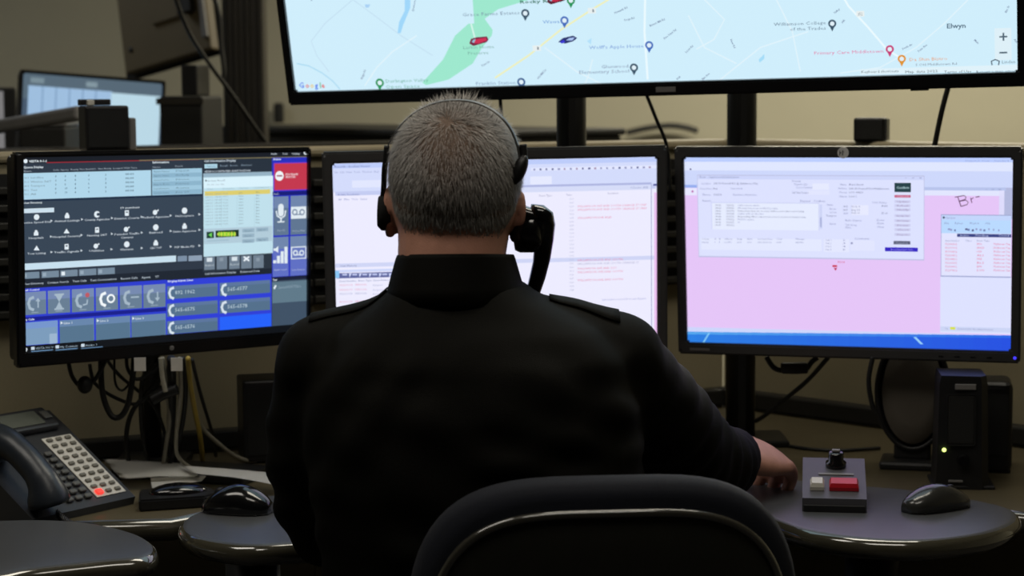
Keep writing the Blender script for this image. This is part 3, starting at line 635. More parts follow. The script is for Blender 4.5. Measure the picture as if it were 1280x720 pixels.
    s.text(832, 198, 6, 'File  Edit  View  Help', (140, 160, 172), x1=900, z=6); s.text(830, 216, 6, 'Time           Duration     Channel      Call Number', (140, 165, 178), x1=1080, z=6)
    s.rect(822, 222, 1084, 18, (222, 206, 110), 6)
    for k in range(11):
        y = 236 + k * 12.2
        for x, x1, q in ((824, 890, '03/11 18:%d' % (50 - k)), (894, 915, '00:%d' % (20 + k)), (958, 976 if k else 974, 'Line'), (1026, 1040, 'In')): s.text(x, y - (x - 824) * .04, 6, q, (130, 158, 170) if x < 950 else (90, 118, 132), x1=x1, z=7)
    for x in (888, 950, 1020): s.rect(x, 244, x + 1.5, 120, (172, 205, 218), 6)
    s.rect(818, 372, 1092, 62, (178, 204, 218), 6); s.rect(829, 384, 858, 26, (28, 62, 50), 7); s.pix([(836, 396), (850, 386), (850, 406)], (110, 210, 90), 8); s.rect(865, 379, 958, 28, (24, 52, 42), 7)
    for k in range(16): h = 9 + 11 * abs(math.sin(k * 1.7)); s.rect(872 + k * 4.6, 393 - h / 2, 876.4 + k * 4.6, h, (150, 215, 60) if k % 3 else (215, 225, 80), 8)
    for x, y in ((972, 372), (1028, 368), (972, 392), (972, 414), (1028, 408)): s.rect(x, y, x + 48, 15, (150, 178, 196), 7); s.text(x + 8, y + 11, 6, 'Save' if x < 1000 else 'Export', (84, 108, 128), x1=x + 36, z=8)
    s.rect(830, 418, 918, 5, (160, 190, 206), 7)
    s.rect(815, 486, 1092, 60, (44, 54, 66), 4)
    for k, x in enumerate((820, 870, 920, 968, 1016)):
        s.rect(x, 485 - k * 1.8, x + 42, 52, (112, 128, 144), 5)
        if k == 3: s.line([(x + 10, 483), (x + 32, 500)], 6, (235, 242, 248), 6); s.line([(x + 32, 483), (x + 10, 500)], 6, (235, 242, 248), 6)
        elif k in (0, 2): s.rect(x + 10, 488 - k * 1.8, x + 32, 16, (215, 225, 232), 6); s.text(x + 3, 522 - k * 1.8, 7, 'Rebid', (205, 215, 222), x1=x + 38, z=6)
        else: s.rect(x + 12, 488, x + 26, 14, (138, 152, 166), 6)
    s.text(822, 556, 8, 'Call Information Display', (180, 192, 204), x1=948, bold=.015, z=5); s.text(964, 548, 8, 'Enhanced Data', (180, 192, 204), x1=1042, bold=.015, z=5)
    # right column
    s.rect(1092, 86, 1245, 490, (40, 48, 190), 3); s.text(1096, 97, 8, 'Status', WHT, x1=1128, bold=.02, z=4); s.rect(1098, 108, 1236, 112, (120, 60, 200), 4); s.rect(1101, 111, 1232, 106, (196, 56, 78), 5)
    s.disc(1121, 160, 17, (240, 244, 248), 6); s.rect(1110, 157, 1132, 6, (160, 90, 110), 7); s.text(1145, 157, 8, 'Not Ready', (240, 225, 230), x1=1196, bold=.02, z=6); s.text(1145, 168, 8, 'SELECTED', (240, 225, 230), x1=1186, bold=.02, z=6)
    s.text(1098, 236, 8, 'Audio', WHT, x1=1122, z=4); s.rect(1094, 224, 1240, 15, (22, 28, 120), 4)
    for x0, x1, y, h in ((1098, 1158, 243, 156), (1166, 1230, 240, 156), (1095, 1158, 406, 158), (1165, 1230, 402, 158)): s.rect(x0, y, x1, h, (112, 134, 172), 4); s.rect(x0, y + h * .3, x1, h * .7, (96, 118, 146) if y < 300 else (96, 112, 196), 5)
    s.disc(1127, 284, 11, WHT, 6); s.rect(1116, 284, 1138, 26, WHT, 6); s.disc(1127, 310, 11, WHT, 6); s.line([(1108, 300), (1112, 320), (1127, 330), (1142, 320), (1146, 298)], 5, WHT, 6); s.rect(1124, 330, 1130, 16, WHT, 6); s.rect(1113, 342, 1141, 5, WHT, 6); s.text(1112, 382, 7, 'Mute All', (170, 185, 205), x1=1142, z=6)
    s.rect(1167, 284, 1228, 48, WHT, 6)
    for x in (1182, 1211): s.disc(x, 305, 11, (110, 130, 160), 7); s.disc(x, 305, 6.5, WHT, 8)
    s.rect(1182, 313, 1211, 4, (110, 130, 160), 8); s.text(1172, 384, 7, 'Voice Mail', (170, 185, 205), x1=1222, z=6)
    for k in range(4): s.rect(1096 + k * 15, 498 - k * 18, 1108 + k * 15, 12 + k * 18, WHT, 6)
    s.pix([(1098, 450), (1106, 450), (1116, 440), (1116, 468), (1106, 460), (1098, 460)], WHT, 6); s.text(1100, 540, 7, 'Radio Level', (190, 200, 225), x1=1150, z=6)
    s.rect(1167, 444, 1228, 50, WHT, 6); s.rect(1171, 448, 1224, 42, (104, 122, 190), 7)
    for x in (1184, 1209): s.disc(x, 468, 10, WHT, 8); s.disc(x, 468, 5.5, (104, 122, 190), 9)
    s.rect(1184, 474, 1209, 4, WHT, 8); s.text(1170, 540, 7, 'Voice Retrieve', (190, 200, 225), x1=1222, z=6)
    s.rect(1090, B3 + 54, 1245, 14, (28, 34, 60), 4); s.text(1094, B3 + 68, 8, 'Text', WHT, x1=1112, bold=.02, z=5); s.rect(1092, B3 + 70, 1245, 210, (64, 82, 102), 4); s.rect(1093, B3 + 74, 1245, 84, (96, 122, 138), 5); s.text(1116, B3 + 99, 10, '2xxx/555TELL', (146, 168, 184), x1=1208, z=6); s.pix([(1096, B3 + 98), (1104, B3 + 84), (1110, B3 + 88), (1102, B3 + 102)], WHT, 6)
    # lower blue area
    s.rect(85, B3 + 100, 668, 240, (46, 62, 206), 4); s.text(96, B3 + 110, 8, 'Call Control', WHT, x1=160, bold=.02, z=6)
    s.rect(668, B3 + 66, 1090, 230, (48, 64, 214), 4)
    def hand(x, y, k=1.0, col=WHT):
        s.line([(x + 12 * k, y - 25 * k), (x - 4 * k, y - 18 * k), (x - 10 * k, y), (x - 4 * k, y + 20 * k), (x + 12 * k, y + 27 * k)], 11 * k, col, 8)
    xs = (98, 194, 290, 386, 482, 576)
    for k, x in enumerate(xs):
        y = B3 + 114 - (x - 98) * .06; s.rect(x, y, x + 89, 92, (118, 138, 176), 5); s.rect(x, y + 34, x + 89, 58, (104, 126, 148), 6)
        c = (240, 246, 250) if k == 3 else (165, 184, 200)
        if k == 1: s.pix([(x + 30, y + 18), (x + 60, y + 16), (x + 45, y + 44)], c, 8); s.pix([(x + 45, y + 42), (x + 60, y + 70), (x + 30, y + 72)], c, 8); s.rect(x + 26, y + 12, x + 64, 7, c, 8); s.rect(x + 26, y + 70, x + 64, 7, c, 8)
        else: hand(x + 28, y + 44, 1, c)
        if k == 0: s.rect(x + 54, y + 30, x + 59, 32, c, 8); s.pix([(x + 46, y + 36), (x + 56, y + 22), (x + 66, y + 36)], c, 8)
        if k == 2: s.line([(x + 44, y + 62), (x + 60, y + 58), (x + 62, y + 40)], 6, c, 8); s.disc(x + 62, y + 22, 9, (190, 90, 100), 8)
        if k == 3: s.disc(x + 60, y + 42, 17, c, 8); s.disc(x + 60, y + 42, 10, (104, 126, 148), 9)
        if k == 4: s.rect(x + 44, y + 40, x + 76, 6, c, 8)
        if k == 5: s.rect(x + 54, y + 26, x + 59, 32, c, 8); s.pix([(x + 46, y + 50), (x + 66, y + 49), (x + 56, y + 64)], c, 8)
        s.rect(x + 30, y + 80, x + 58, 3, (150, 168, 186), 8)
    s.rect(85, B3 + 216, 668, 15, (24, 30, 140), 6); s.text(96, B3 + 228, 8, 'My Calls', WHT, x1=140, bold=.02, z=8)
    for k, x in enumerate((92, 241, 386, 528)):
        y = B3 + 236 - (x - 92) * .064; s.rect(x, y, x + (142 if k < 1 else 138), 92, (104, 134, 172) if k else (118, 150, 206), 6); s.rect(x, y + 26, x + 136, 66, (86, 116, 142) if k else (124, 156, 188), 7)
        if k: s.text(x + 16, y + 15, 8, 'Line %d' % k, (210, 222, 232), x1=x + 50, z=8, bold=.02); s.pix([(x + 4, y + 4), (x + 13, y + 10), (x + 4, y + 16)], WHT, 8)
        else: s.rect(x + 108, y + 44, x + 138, 40, (156, 182, 208), 8)
    s.text(674, B3 + 74, 8, 'Ringing Admin Lines', WHT, x1=776, bold=.02, z=6)
    for x, y, q in ((672, 90, '892 1962'), (672, 160, '565-6575'), (672, 230, '565-6576'), (882, 77, '565-6577'), (882, 147, '565-6578')):
        s.rect(x, B3 + y, x + 202, 52, (92, 118, 158), 5); s.rect(x, B3 + y + 14, x + 202, 38, (84, 112, 140), 6); hand(x + 16, B3 + y + 26, .85, (215, 228, 238)); s.text(x + 30, B3 + y + 32, 15, q, (178, 198, 212), x1=x + 110, z=8, bold=.01)
    s.rect(882, B3 + 213, 1088, 66, (38, 98, 250), 6)
    s.rect(85, B3 + 330, 1245, 34, (14, 18, 24), 9)
    s.disc(103, B3 + 343, 8, WHT, 10)
    for x, q in ((130, 'VESTA 911 U'), (228, 'My Contacts'), (330, 'Audio 1')): s.rect(x - 4, B3 + 334 - (x - 103) * .06, x + 10, 12, (200, 215, 228), 10); s.text(x + 14, B3 + 344 - (x - 103) * .06, 8, q, (170, 190, 205), x1=x + 14 + 6.4 * len(q), z=10); s.rect(x - 4, B3 + 351 - (x - 103) * .06, x + 84, 3, (110, 150, 190), 10)
draw_left.base = (46, 56, 70)
_k = .52 / .55
LC = Vector((-.5734, 3.3411, CZ)) * _k; LC = (LC.x, LC.y, CZ + (1.0756 - CZ) * _k)
LM, lmw = monitor('monitor', 'left monitor angled inward with a dark blue call-handling screen', LC, .6544, .0232, -.006, .55 * _k, .345 * _k, (.0150, .0045, .008, .021), 'bezelblack', draw_left, conv2, pole_xy=(-.607, 3.33), armz=1.09)
ell((0, -.152, .006), (.004, .004, .0006), b := bmesh.new()); obj('maker_badge', b, M['fargrey'], LM)

# ------------------------------------------------------------------ small boxes on the panel caps
def panel_y(X):
    for a, b in zip(PL, PL[1:]):
        if a.x <= X <= b.x: return a.y + (b.y - a.y) * (X - a.x) / (b.x - a.x)
def cap_box(px, w, h, d, name, label, rot):
    X = .0
    for _ in range(12): X = at(px, 180, panel_y(X)).x
    Y = panel_y(X) + .025 * math.cos(rot); return thing(name, label, 'speaker', (X, Y, ZP), rot, 'small speakers on the partitions')
t = cap_box(128, .078, .08, .05, 'desk_speaker', 'small black box speaker on the panel above the left monitor', .43)
obj('case', box(-.039, .036, -.028, .028, 0, .076, .004), M['black'], t)
obj('front_cloth', box(-.034, .031, -.0295, -.0285, .006, .07), M['mesh_dark'], t); obj('side_clip', box(.037, .05, -.02, .02, 0, .055, .003), M['fargrey'], t)
obj('top_tab', box(-.03, -.018, -.008, .008, .0762, .086, .002), M['white'], t)
obj('rear_cap', box(-.039, .012, .0, .03, .0765, .087, .002), M['black'], t)
t = cap_box(1090, .06, .06, .05, 'desk_speaker', 'small black box speaker on the panel above the right monitor', -.79)
t.rotation_euler.z = -.3
obj('case', box(-.028, .028, -.027, .027, 0, .044, .004), M['black'], t); obj('side_trim', box(.0285, .033, -.022, .022, .002, .042, .001), M['bezel'], t); obj('front_cloth', box(-.024, .024, -.0285, -.0275, .005, .039), M['mesh_dark'], t)

# ------------------------------------------------------------------ cables
def cable(pts, r, m, label, n=8, plug=None, group=None, name='cable'):
    P = catmull(pts, n); o = obj(name, tube(P, r, 8), m, None, True); rebase(o, P[-1]); tag(o, label, 'cable', group or 'cables behind the desk'); return o
def CP(l, Y0, Y1=None):
    n = len(l); return [at(x, y, Y0 + ((Y1 if Y1 else Y0) - Y0) * i / (n - 1)) for i, (x, y) in enumerate(l)]
CB, CG, CY = M['cableblk'], M['cablegry'], M['cableyel']
cable(CP([(85, 448), (90, 470), (103, 484), (118, 475), (130, 455), (134, 446)], 3.12), .0035, CB, 'thin black cable making the leftmost small loop under the left monitor')
ell(at(106, 481, 3.115), (.012, .012, .014), b := bmesh.new()); rebase(tag(obj('cable_knot', b, CB, None, True), 'round black ferrite bead on the cable loop under the left monitor', 'cable bead'), at(106, 481, 3.115))
cable(CP([(126, 446), (128, 490), (138, 518), (150, 521), (160, 505), (166, 470), (168, 446)], 3.14), .0048, CB, 'thick black cable hanging in a deep U under the left monitor')
cable(CP([(112, 455), (118, 478), (140, 495), (170, 505), (190, 490), (205, 480), (212, 450)], 3.18), .003, CB, 'thin black cable swooping across behind the deep U loop')
cable(CP([(143, 447), (144, 478), (153, 488), (165, 476)], 3.16), .002, CB, 'hair-thin dark cable inside the deep U loop')
cable(CP([(196, 452), (180, 470), (176, 500), (178, 540), (185, 575), (192, 588)], 3.16, 3.27) , .004, CB, 'black cable dropping straight to the desk left of the bundle')
cable(CP([(205, 470), (185, 490), (165, 515), (158, 545), (162, 580), (175, 588)], 3.18, 3.27), .004, CB, 'black cable curving out to the left before reaching the desk')
cable(CP([(203, 447), (207, 480), (212, 520), (208, 555), (205, 575), (200, 590)], 3.13, 3.24), .0035, CG, 'light grey cable in the middle of the bundle')
cable(CP([(214, 447), (215, 490), (214, 530), (216, 560), (217, 585)], 3.12, 3.26), .007, CB, 'thick black bundled cable under the badge of the left monitor')
cable(CP([(224, 447), (226, 480), (222, 520), (220, 560), (226, 575), (245, 588), (268, 592)], 3.12, 3.235), .0032, CG, 'light grey cable curling right onto the desk')
cable(CP([(235, 447), (238, 480), (244, 515), (250, 545), (253, 573), (252, 581)], 3.11, 3.30), .004, CY, 'yellow cable hanging from the left monitor to the desk')
cable(CP([(240, 449), (250, 490), (262, 530), (266, 545), (270, 570)], 3.13, 3.36), .003, CB, 'thin black cable just right of the yellow cable')
cable(CP([(236, 450), (240, 490), (250, 530), (275, 556), (300, 573), (330, 578)], 3.15, 3.34), .0036, CG, 'grey cable sweeping right to the loose paper by the man')
cable(CP([(190, 500), (206, 492), (222, 486)], 3.14), .009, CB, 'short fat black cable sleeve crossing the bundle')
cable(CP([(132, 447), (150, 470), (190, 505), (207, 545), (215, 588)], 3.19, 3.27), .003, CB, 'thin black cable running down to the right through the bundle')
cable(CP([(158, 446), (160, 462), (172, 474), (195, 462), (204, 447)], 3.15), .003, CB, 'small black cable loop between the two paper tags')
cable(CP([(201, 447), (203, 470), (207, 490)], 3.115), .004, CG, 'short pale cable end at the top of the bundle')
cable(CP([(228, 447), (232, 490), (226, 540), (214, 575), (205, 590)], 3.14, 3.25), .004, CB, 'black cable bowing right in front of the yellow cable')
for x, lbl in ((175, 'white paper tag on the thick black U cable'), (221, 'white paper tag on the bundled cables under the badge')):
    c = at(x, 455, 3.105); o = obj('cable_tag', box(-.009, .009, -.001, .001, -.011, .010), M['label']); o.location = c; tag(o, lbl, 'tag')
# right side cables
cable(CP([(958, 446), (968, 460), (985, 464), (1005, 463), (1015, 452), (1022, 447)], 3.28), .0045, CB, 'black cable sagging under the pink-screen monitor')
o = obj('cable_adapter', box(-.022, .022, -.008, .008, -.009, .009, .003), CB); o.location = at(993, 460, 3.272); tag(o, 'black block in the sagging cable under the pink-screen monitor', 'adapter')
cable(CP([(1035, 447), (1010, 475), (980, 500), (955, 520), (945, 526)], 3.3, 3.46), .004, CB, 'black cable slanting down to the pole right of the man')
cable(CP([(1091, 446), (1086, 475), (1090, 505), (1098, 520), (1104, 535)], 3.2), .004, CB, 'black cable looping along the left rim of the oval panel')
cable(CP([(808, 118), (820, 148), (834, 185), (838, 240)], 3.34), .003, CB, 'thin dark cable from the map display down between the two monitors')
cable(CP([(1186, 106), (1177, 140), (1168, 184), (1160, 230)], 3.3), .0045, CB, 'straight black cable dropping from the right of the map display')
cable(CP([(625, 120), (627, 150), (628, 195)], 3.34), .003, CB, 'short dark cable between map display and the man\'s head')
P = [onz(x, y, ZD + .0035) for x, y in ((946, 544), (985, 557), (1040, 563), (1100, 560))]
cable(P, .003, CB, 'thin cable lying on the desk behind the button box')

# ------------------------------------------------------------------ oval panel and speakers on the right
P0 = onz(1140, 584, ZD)
t = thing('flat_speaker', 'dark oval flat-panel speaker on a stand behind the upright speaker', 'speaker', (P0.x, P0.y, ZD), -.25)
k = P0.y / FPX
rings = []
for off, zz in ((0, .012), (.004, .02), (.004, .03), (-.02, .034)):
    rings.append([Vector(((.056 + off) * math.cos(a), -zz + .03, .125 + (.092 + off) * math.sin(a))) for a in [2 * math.pi * i / 40 for i in range(40)]])
obj('shell', loft(rings), M['black'], t, True)
rings = [[Vector((.050 * s * math.cos(a), -.006 - d, .125 + .086 * s * math.sin(a))) for a in [2 * math.pi * i / 40 for i in range(40)]] for s, d in ((1, 0), (.98, .003), (.6, .006), (.02, .007))]
obj('grille', loft(rings), M['ovalp'], t, True)
obj('rim', tube([Vector((.058 * math.cos(a), -.003, .125 + .094 * math.sin(a))) for a in [2 * math.pi * i / 48 for i in range(48)]], .0045, 8, None, True), M['black'], t, True)
obj('neck', box(-.03, .03, .0, .03, .012, .07, .005), M['black'], t); obj('base', box(-.052, .05, -.035, .05, 0, .014, .005), M['black'], t)
P1 = onz(1208, 612, ZD)
t = thing('computer_speaker', 'upright black computer speaker with a lit green power light', 'speaker', (P1.x, P1.y + .05, ZD), -.12, 'desk speakers')
b = bmesh.new(); w2 = .040
b = loft([[Vector((x * s, y, z)) for x, y in ((-w2, -.045), (w2 * .72, -.052), (w2, -.04), (w2, .04), (-w2, .04))] for s, z in ((1.05, .0), (1, .02), (.92, .165), (.86, .178))])
obj('case', b, M['black'], t)
obj('grille', box(-.026, .018, -.0545, -.051, .07, .15, .004), M['mesh_dark'], t)
obj('name_plate', box(-.014, .018, -.0535, -.0505, .157, .166, .001), M['fargrey'], t)
b = bmesh.new(); bmesh.ops.create_cone(b, cap_ends=True, segments=18, radius1=.010, radius2=.008, depth=.012); xf(b, Matrix.Translation((.0, -.056, .047)) @ Matrix.Rotation(math.pi / 2, 4, 'X')); obj('volume_knob', b, M['blackgloss'], t)
ell((-.029, -.050, .062), (.0032, .002, .0032), b := bmesh.new()); obj('power_light', b, M['greenlamp'], t)
obj('maker_print', box(-.022, .0, -.0535, -.0505, .012, .015, .0003), M['fargrey'], t); obj('foot', box(-.046, .05, -.05, .045, 0, .006, .002), M['black'], t)
P2 = onz(1250, 590, ZD)
t = thing('computer_speaker', 'black speaker box farther right, half behind the upright speaker', 'speaker', (P2.x, P2.y + .03, ZD), -.2, 'desk speakers')
obj('case', box(-.036, .024, -.045, .045, 0, .150, .012, 3), M['black'], t); obj('foot', box(-.034, .022, -.04, .04, -.0, .006, .002), M['darkrail'], t); obj('grille', box(-.028, .016, -.0465, -.0455, .03, .13), M['mesh_dark'], t)
# left dark speaker by the man
P3 = onz(328, 580, ZD)
t = thing('computer_speaker', 'black speaker box on the left desk beside the man\'s shoulder', 'speaker', (P3.x, P3.y + .045, ZD), .25, 'desk speakers')
obj('case', box(-.042, .05, -.045, .045, .004, .142, .004), M['black'], t); obj('grille', box(-.036, .012, -.0475, -.0455, .015, .13, .001), M['mesh_dark'], t); obj('foot', box(-.03, .04, -.035, .035, 0, .005), M['darkrail'], t)

# ------------------------------------------------------------------ button box and mice on the right worktop
A = onz(1003, 640, ZL); Bq = onz(1083, 640, ZL); ctr = (A + Bq) / 2; wbx = (Bq - A).length
t = thing('button_box', 'grey sloped control box with white and red buttons beside the man\'s hand', 'control box', (ctr.x, ctr.y, ZL), math.radians(-8.5))
D = .145
b = loft([[Vector((s * wbx / 2, y, z)) for y, z in ((0, .0), (0, .019), (D, .050), (D, 0))] for s in (-1, -.99, .99, 1)])
bmesh.ops.bevel(b, geom=[e for e in b.edges if e.is_boundary is False and e.calc_face_angle(0) > .5], offset=.003, segments=2, affect='EDGES')
obj('case', b, M['greybox'], t)
slope = Matrix.Translation((0, 0, .019)) @ Matrix.Rotation(math.atan2(.031, D), 4, 'X')
def onface(name, bm, m, par=t, smooth=False): return obj(name, xf(bm, slope), m, par, smooth)
obj('front_foot_strip', box(-wbx / 2 + .002, wbx / 2 - .002, -.004, -.0005, .0, .010, .001), M['black'], t)
def keycap(x0, x1, y0, y1, h):
    return loft([[Vector((x, y, z)) for x, y in ((x0 + i, y0 + i), (x1 - i, y0 + i), (x1 - i, y1 - i), (x0 + i, y1 - i))] for i, z in ((0, .0005), (0, h * .5), (.0025, h))])
onface('white_button', keycap(-.034, -.014, .026, .052, .011), M['white']); onface('red_button', keycap(-.007, .034, .026, .052, .011), M['red'])
onface('name_strip', box(-.022, .028, .083, .089, .0004, .0014), M['fargrey'])
kb = onface('knob', lathe([(.015, .0005), (.015, .006), (.011, .008), (.011, .020), (.009, .022)], 24, None, (.003, .118)), M['blackgloss'], smooth=True)
onface('knob_pointer', box(-.003, .009, .115, .121, .0222, .026, .001), M['fargrey'], kb)
def mouse(name, label, loc, rz, L, W, H, m, roll=0):
    t = thing(name, label, 'mouse', loc, rz, 'computer mice')
    rings = []
    for i in range(15):
        f = i / 14; y = -L / 2 + L * f; s = math.sin(math.pi * min(1, max(0, f * .94 + .03))) ** .45
        h = H * (math.sin(math.pi * (f * .80 + .12)) ** .8); w_ = W / 2 * s * (.92 + .08 * math.cos(2 * math.pi * f))
        rings.append([Vector((w_ * math.cos(a) , y, max(.001, .004 + (h - .004) * max(0, math.sin(a)) ** .75 if math.sin(a) > 0 else .001))) for a in [2 * math.pi * k / 24 for k in range(24)]])
    obj('shell', loft(rings), m, t, True)
    ww = lathe([(.002, -.004), (.011, -.004), (.012, 0), (.011, .004), (.002, .004)], 18); xf(ww, Matrix.Translation((0, L * .24, H * .56)) @ Matrix.Rotation(math.pi / 2, 4, 'Y')); obj('scroll_wheel', ww, M['black'], t, True)
    obj('sole', box(-W * .36, W * .36, -L * .38, L * .38, 0, .002, .0008), M['black'], t)
    return t
c = onz(1170, 636, ZL); mouse('computer_mouse', 'dark grey mouse on the rounded worktop right of the button box', (c.x, c.y, ZL), math.radians(-58), .112, .064, .036, M['mousep'])
c = onz(297, 640, ZL); mouse('computer_mouse', 'glossy black mouse on the rounded platform left of the man', (c.x, c.y, ZL), math.radians(75), .1, .068, .040, M['blackgloss'])
c = onz(215, 632, ZD)
t = thing('card_reader', 'low black device with an angled top beside the desk phone', 'device', (c.x, c.y, ZD), math.radians(20))
b = loft([[Vector((x, y, z)) for x, y in ((-.055, -.03), (.045, -.035), (.07, -.01), (.06, .05), (-.04, .055))] for z in (.0, .018)]); bmesh.ops.bevel(b, geom=[e for e in b.edges], offset=.003, segments=2, affect='EDGES')
obj('case', b, M['black'], t); b = ell((.012, .012, .018), (.045, .026, .014)); obj('palm_lid', b, M['blackgloss'], t, True)

# ------------------------------------------------------------------ papers on the left desk
def sheet(pl, z, label, lift=0, seed=0, par=None):
    P = [onz(x, y, z) for x, y in pl]; n = 10; b = bmesh.new(); g = []
    for i in range(n + 1):
        row = []
        for j in range(n + 1):
            u_, v_ = i / n, j / n
            p = (P[0] * (1 - u_) + P[1] * u_) * (1 - v_) + (P[3] * (1 - u_) + P[2] * u_) * v_
            p.z = z + .001 + lift * (math.sin(u_ * math.pi) ** 2) * (.3 + .7 * v_) + .0006 * noise.noise(p * 25 + Vector((seed, 0, 0)))
            row.append(b.verts.new(p))
        g.append(row)
    for i in range(n):
        for j in range(n): b.faces.new((g[i][j], g[i + 1][j], g[i + 1][j + 1], g[i][j + 1]))
    r = bmesh.ops.solidify(b, geom=b.faces[:], thickness=.0006)
    o = obj('paper_sheet', b, M['paper'], None, True); rebase(o, P[0]); return tag(o, label, 'paper', 'loose papers on the left desk')
sheet([(128, 574), (232, 580), (250, 597), (152, 600)], ZD + .018, 'white sheet lying against the right side of the desk phone', .002, 1)
sheet([(225, 582), (366, 594), (364, 611), (240, 592)], ZD + .026, 'long white sheet pointing towards the man above the glossy mouse', .003, 2)
sheet([(188, 598), (260, 594), (252, 602), (190, 611)], ZD + .012, 'small white slip under the other papers by the low device', .001, 3)
sheet([(295, 566), (352, 562), (360, 572), (322, 577)], ZD, 'crumpled white paper beside the left black speaker', .012, 4)
o = obj('desk_tray', box(-.12, .12, -.05, .05, 0, .017, .004), M['black']); c = onz(235, 600, ZD); o.location = (c.x, c.y + .03, ZD); o.rotation_euler.z = -.35; tag(o, 'flat black tray under the white papers', 'tray')

# ------------------------------------------------------------------ desk phone
pr = onz(167, 630, ZD); ang = math.radians(54)
t = thing('desk_phone', 'dark desk phone with a light key label strip and red lamp', 'telephone', (pr.x, pr.y, ZD), ang)
W_, D_, H0, H1 = .20, .185, .012, .128
b = loft([[Vector((x, y, z)) for y, z in ((0, 0), (-.004, H0), (D_ * .78, H1 * .82), (D_, H1), (D_ + .015, H1 - .012), (D_, 0))] for x in (-W_, -W_ + .003, -.003, 0)])
bmesh.ops.bevel(b, geom=[e for e in b.edges if e.calc_face_angle(0) > .4], offset=.004, segments=2, affect='EDGES')
obj('case', b, M['phone'], t)
th = math.atan2(H1 * .82 - H0, D_ * .78 + .004); face = Matrix.Translation((0, -.004, H0)) @ Matrix.Rotation(th, 4, 'X'); SL = math.hypot(D_ * .78, H1 * .82 - H0)
def pf(name, bm, m, par=t, **k): return obj(name, xf(bm, face), m, par, **k)
strip = pf('label_strip', box(-.066, -.008, .014, SL - .014, .0003, .0016, .0005), M['label'])
kme = bpy.data.meshes.new('line_key'); b = box(-.0052, .0052, -.0032, .0032, 0, .0035, .001, 1); b.to_mesh(kme); b.free()
for r_ in range(10):
    for c_ in range(3):
        if r_ == 0 and c_ == 0: continue
        o = link('line_key', kme, M['linekey'] if len(kme.materials) == 0 else None, strip); o.matrix_local = face @ Matrix.Translation((-.056 + c_ * .018, .022 + r_ * (SL - .044) / 9, .0017))
o = pf('red_line_lamp', box(-.0625, -.0495, .018, .028, .0017, .006, .002), M['redlamp'], strip)
kme = bpy.data.meshes.new('dial_key'); b = box(-.006, .006, -.0042, .0042, 0, .005, .0012, 1); b.to_mesh(kme); b.free()
for r_ in range(8):
    for c_ in range(3):
        if r_ == 7 and c_ == 0: continue
        o = link('dial_key', kme, M['phonekey'] if len(kme.materials) == 0 else None, t); o.matrix_local = face @ Matrix.Translation((-.116 + c_ * .018, .020 + r_ * .0145, .0005))
hd = Matrix.Translation((0, D_ * .78, H1 * .82)) @ Matrix.Rotation(math.atan2(H1 * .18, D_ * .22), 4, 'X')
obj('display_hood', xf(box(-.13, -.02, -.004, .045, .0, .012, .004), hd), M['phone'], t); obj('display', xf(box(-.12, -.045, .004, .036, .0122, .0132), hd), M['lcd'], t)
obj('hook_button', xf(box(-.04, -.026, .012, .03, .0122, .016, .001), hd), M['phonekey'], t)
hs = [(-.172, .004, .018), (-.176, .03, .042), (-.176, .075, .048), (-.176, .12, .042), (-.174, .15, .018)]
P = catmull(hs, 6); rr = [.024, .026, .026, .025, .023, .021, .02, .019, .018, .018, .018, .018, .018, .018, .018, .018, .019, .019, .02, .021, .023, .025, .026, .026, .024]
b = tube(P, [q * 1.18 for q in rr[:len(P)]], 16); xf(b, face); obj('handset', b, M['phonehand'], t, True)
b = bmesh.new(); pth = [onz(70 + i * .55, 640 + 6 * math.sin(i * .05) + i * .3, ZD + .012) for i in range(100)]
co = []
for i in range(200):
    a = i * .9; f = i / 199; q = pth[min(99, int(f * 99))]
    co.append(q + Vector((0, .006 * math.cos(a), .006 * math.sin(a))))
o = obj('coiled_cord', tube(co, .0016, 5), M['black'], None, True); rebase(o, co[-1]); tag(o, 'coiled black phone cord on the desk in front of the phone', 'cord')

# ------------------------------------------------------------------ the man
SK = M['skin']
HC = Vector((-.069, 2.42, 1.197))
HR = Matrix.Rotation(math.radians(-5), 4, 'X') @ Matrix.Rotation(math.radians(2.5), 4, 'Y')
def hp(x, y, z): return HC + HR.to_3x3() @ Vector((x, y, z))
b = bmesh.new(); R3 = HR.to_3x3()
def he(c, r, rot=None): ell(hp(*c), r, b, R3 @ (rot.to_3x3() if rot else Matrix.Identity(3)), 24, 16)
he((0, -.012, .044), (.077, .098, .080)); he((0, -.008, .008), (.0755, .086, .075)); he((0, .03, -.04), (.062, .068, .078)); he((0, .046, -.086), (.05, .05, .034)); he((0, .06, -.06), (.045, .035, .04)); he((0, .096, -.012), (.009, .014, .022)); he((0, .04, .02), (.064, .058, .06))
he((0, .1, -.03), (.011, .016, .026)); he((0, .108, -.046), (.016, .014, .011)); he((0, .084, .008), (.045, .018, .010)); he((0, .092, -.075), (.024, .012, .006)); he((0, .09, -.084), (.02, .012, .006)); he((0, .088, -.106), (.018, .014, .014))
for sx in (-1, 1):
    er = Matrix.Rotation(sx * .35, 4, 'Z') @ Matrix.Rotation(-.15, 4, 'X')
    he((sx * .0765, .004, .0), (.008, .018, .031), er); he((sx * .081, -.008, .007), (.0055, .009, .022), er); he((sx * .0775, .008, -.026), (.007, .009, .011), er); he((sx * .038, .064, -.034), (.024, .022, .028)); he((sx * .031, .080, -.001), (.017, .012, .009)); he((sx * .031, .080, -.024), (.016, .010, .008))
limb([hp(0, -.015, -.03), hp(0, -.02, -.08), Vector((-.062, 2.405, 1.08)), Vector((-.055, 2.40, 1.0))], [.067, .0635, .060, .09], b, 20)
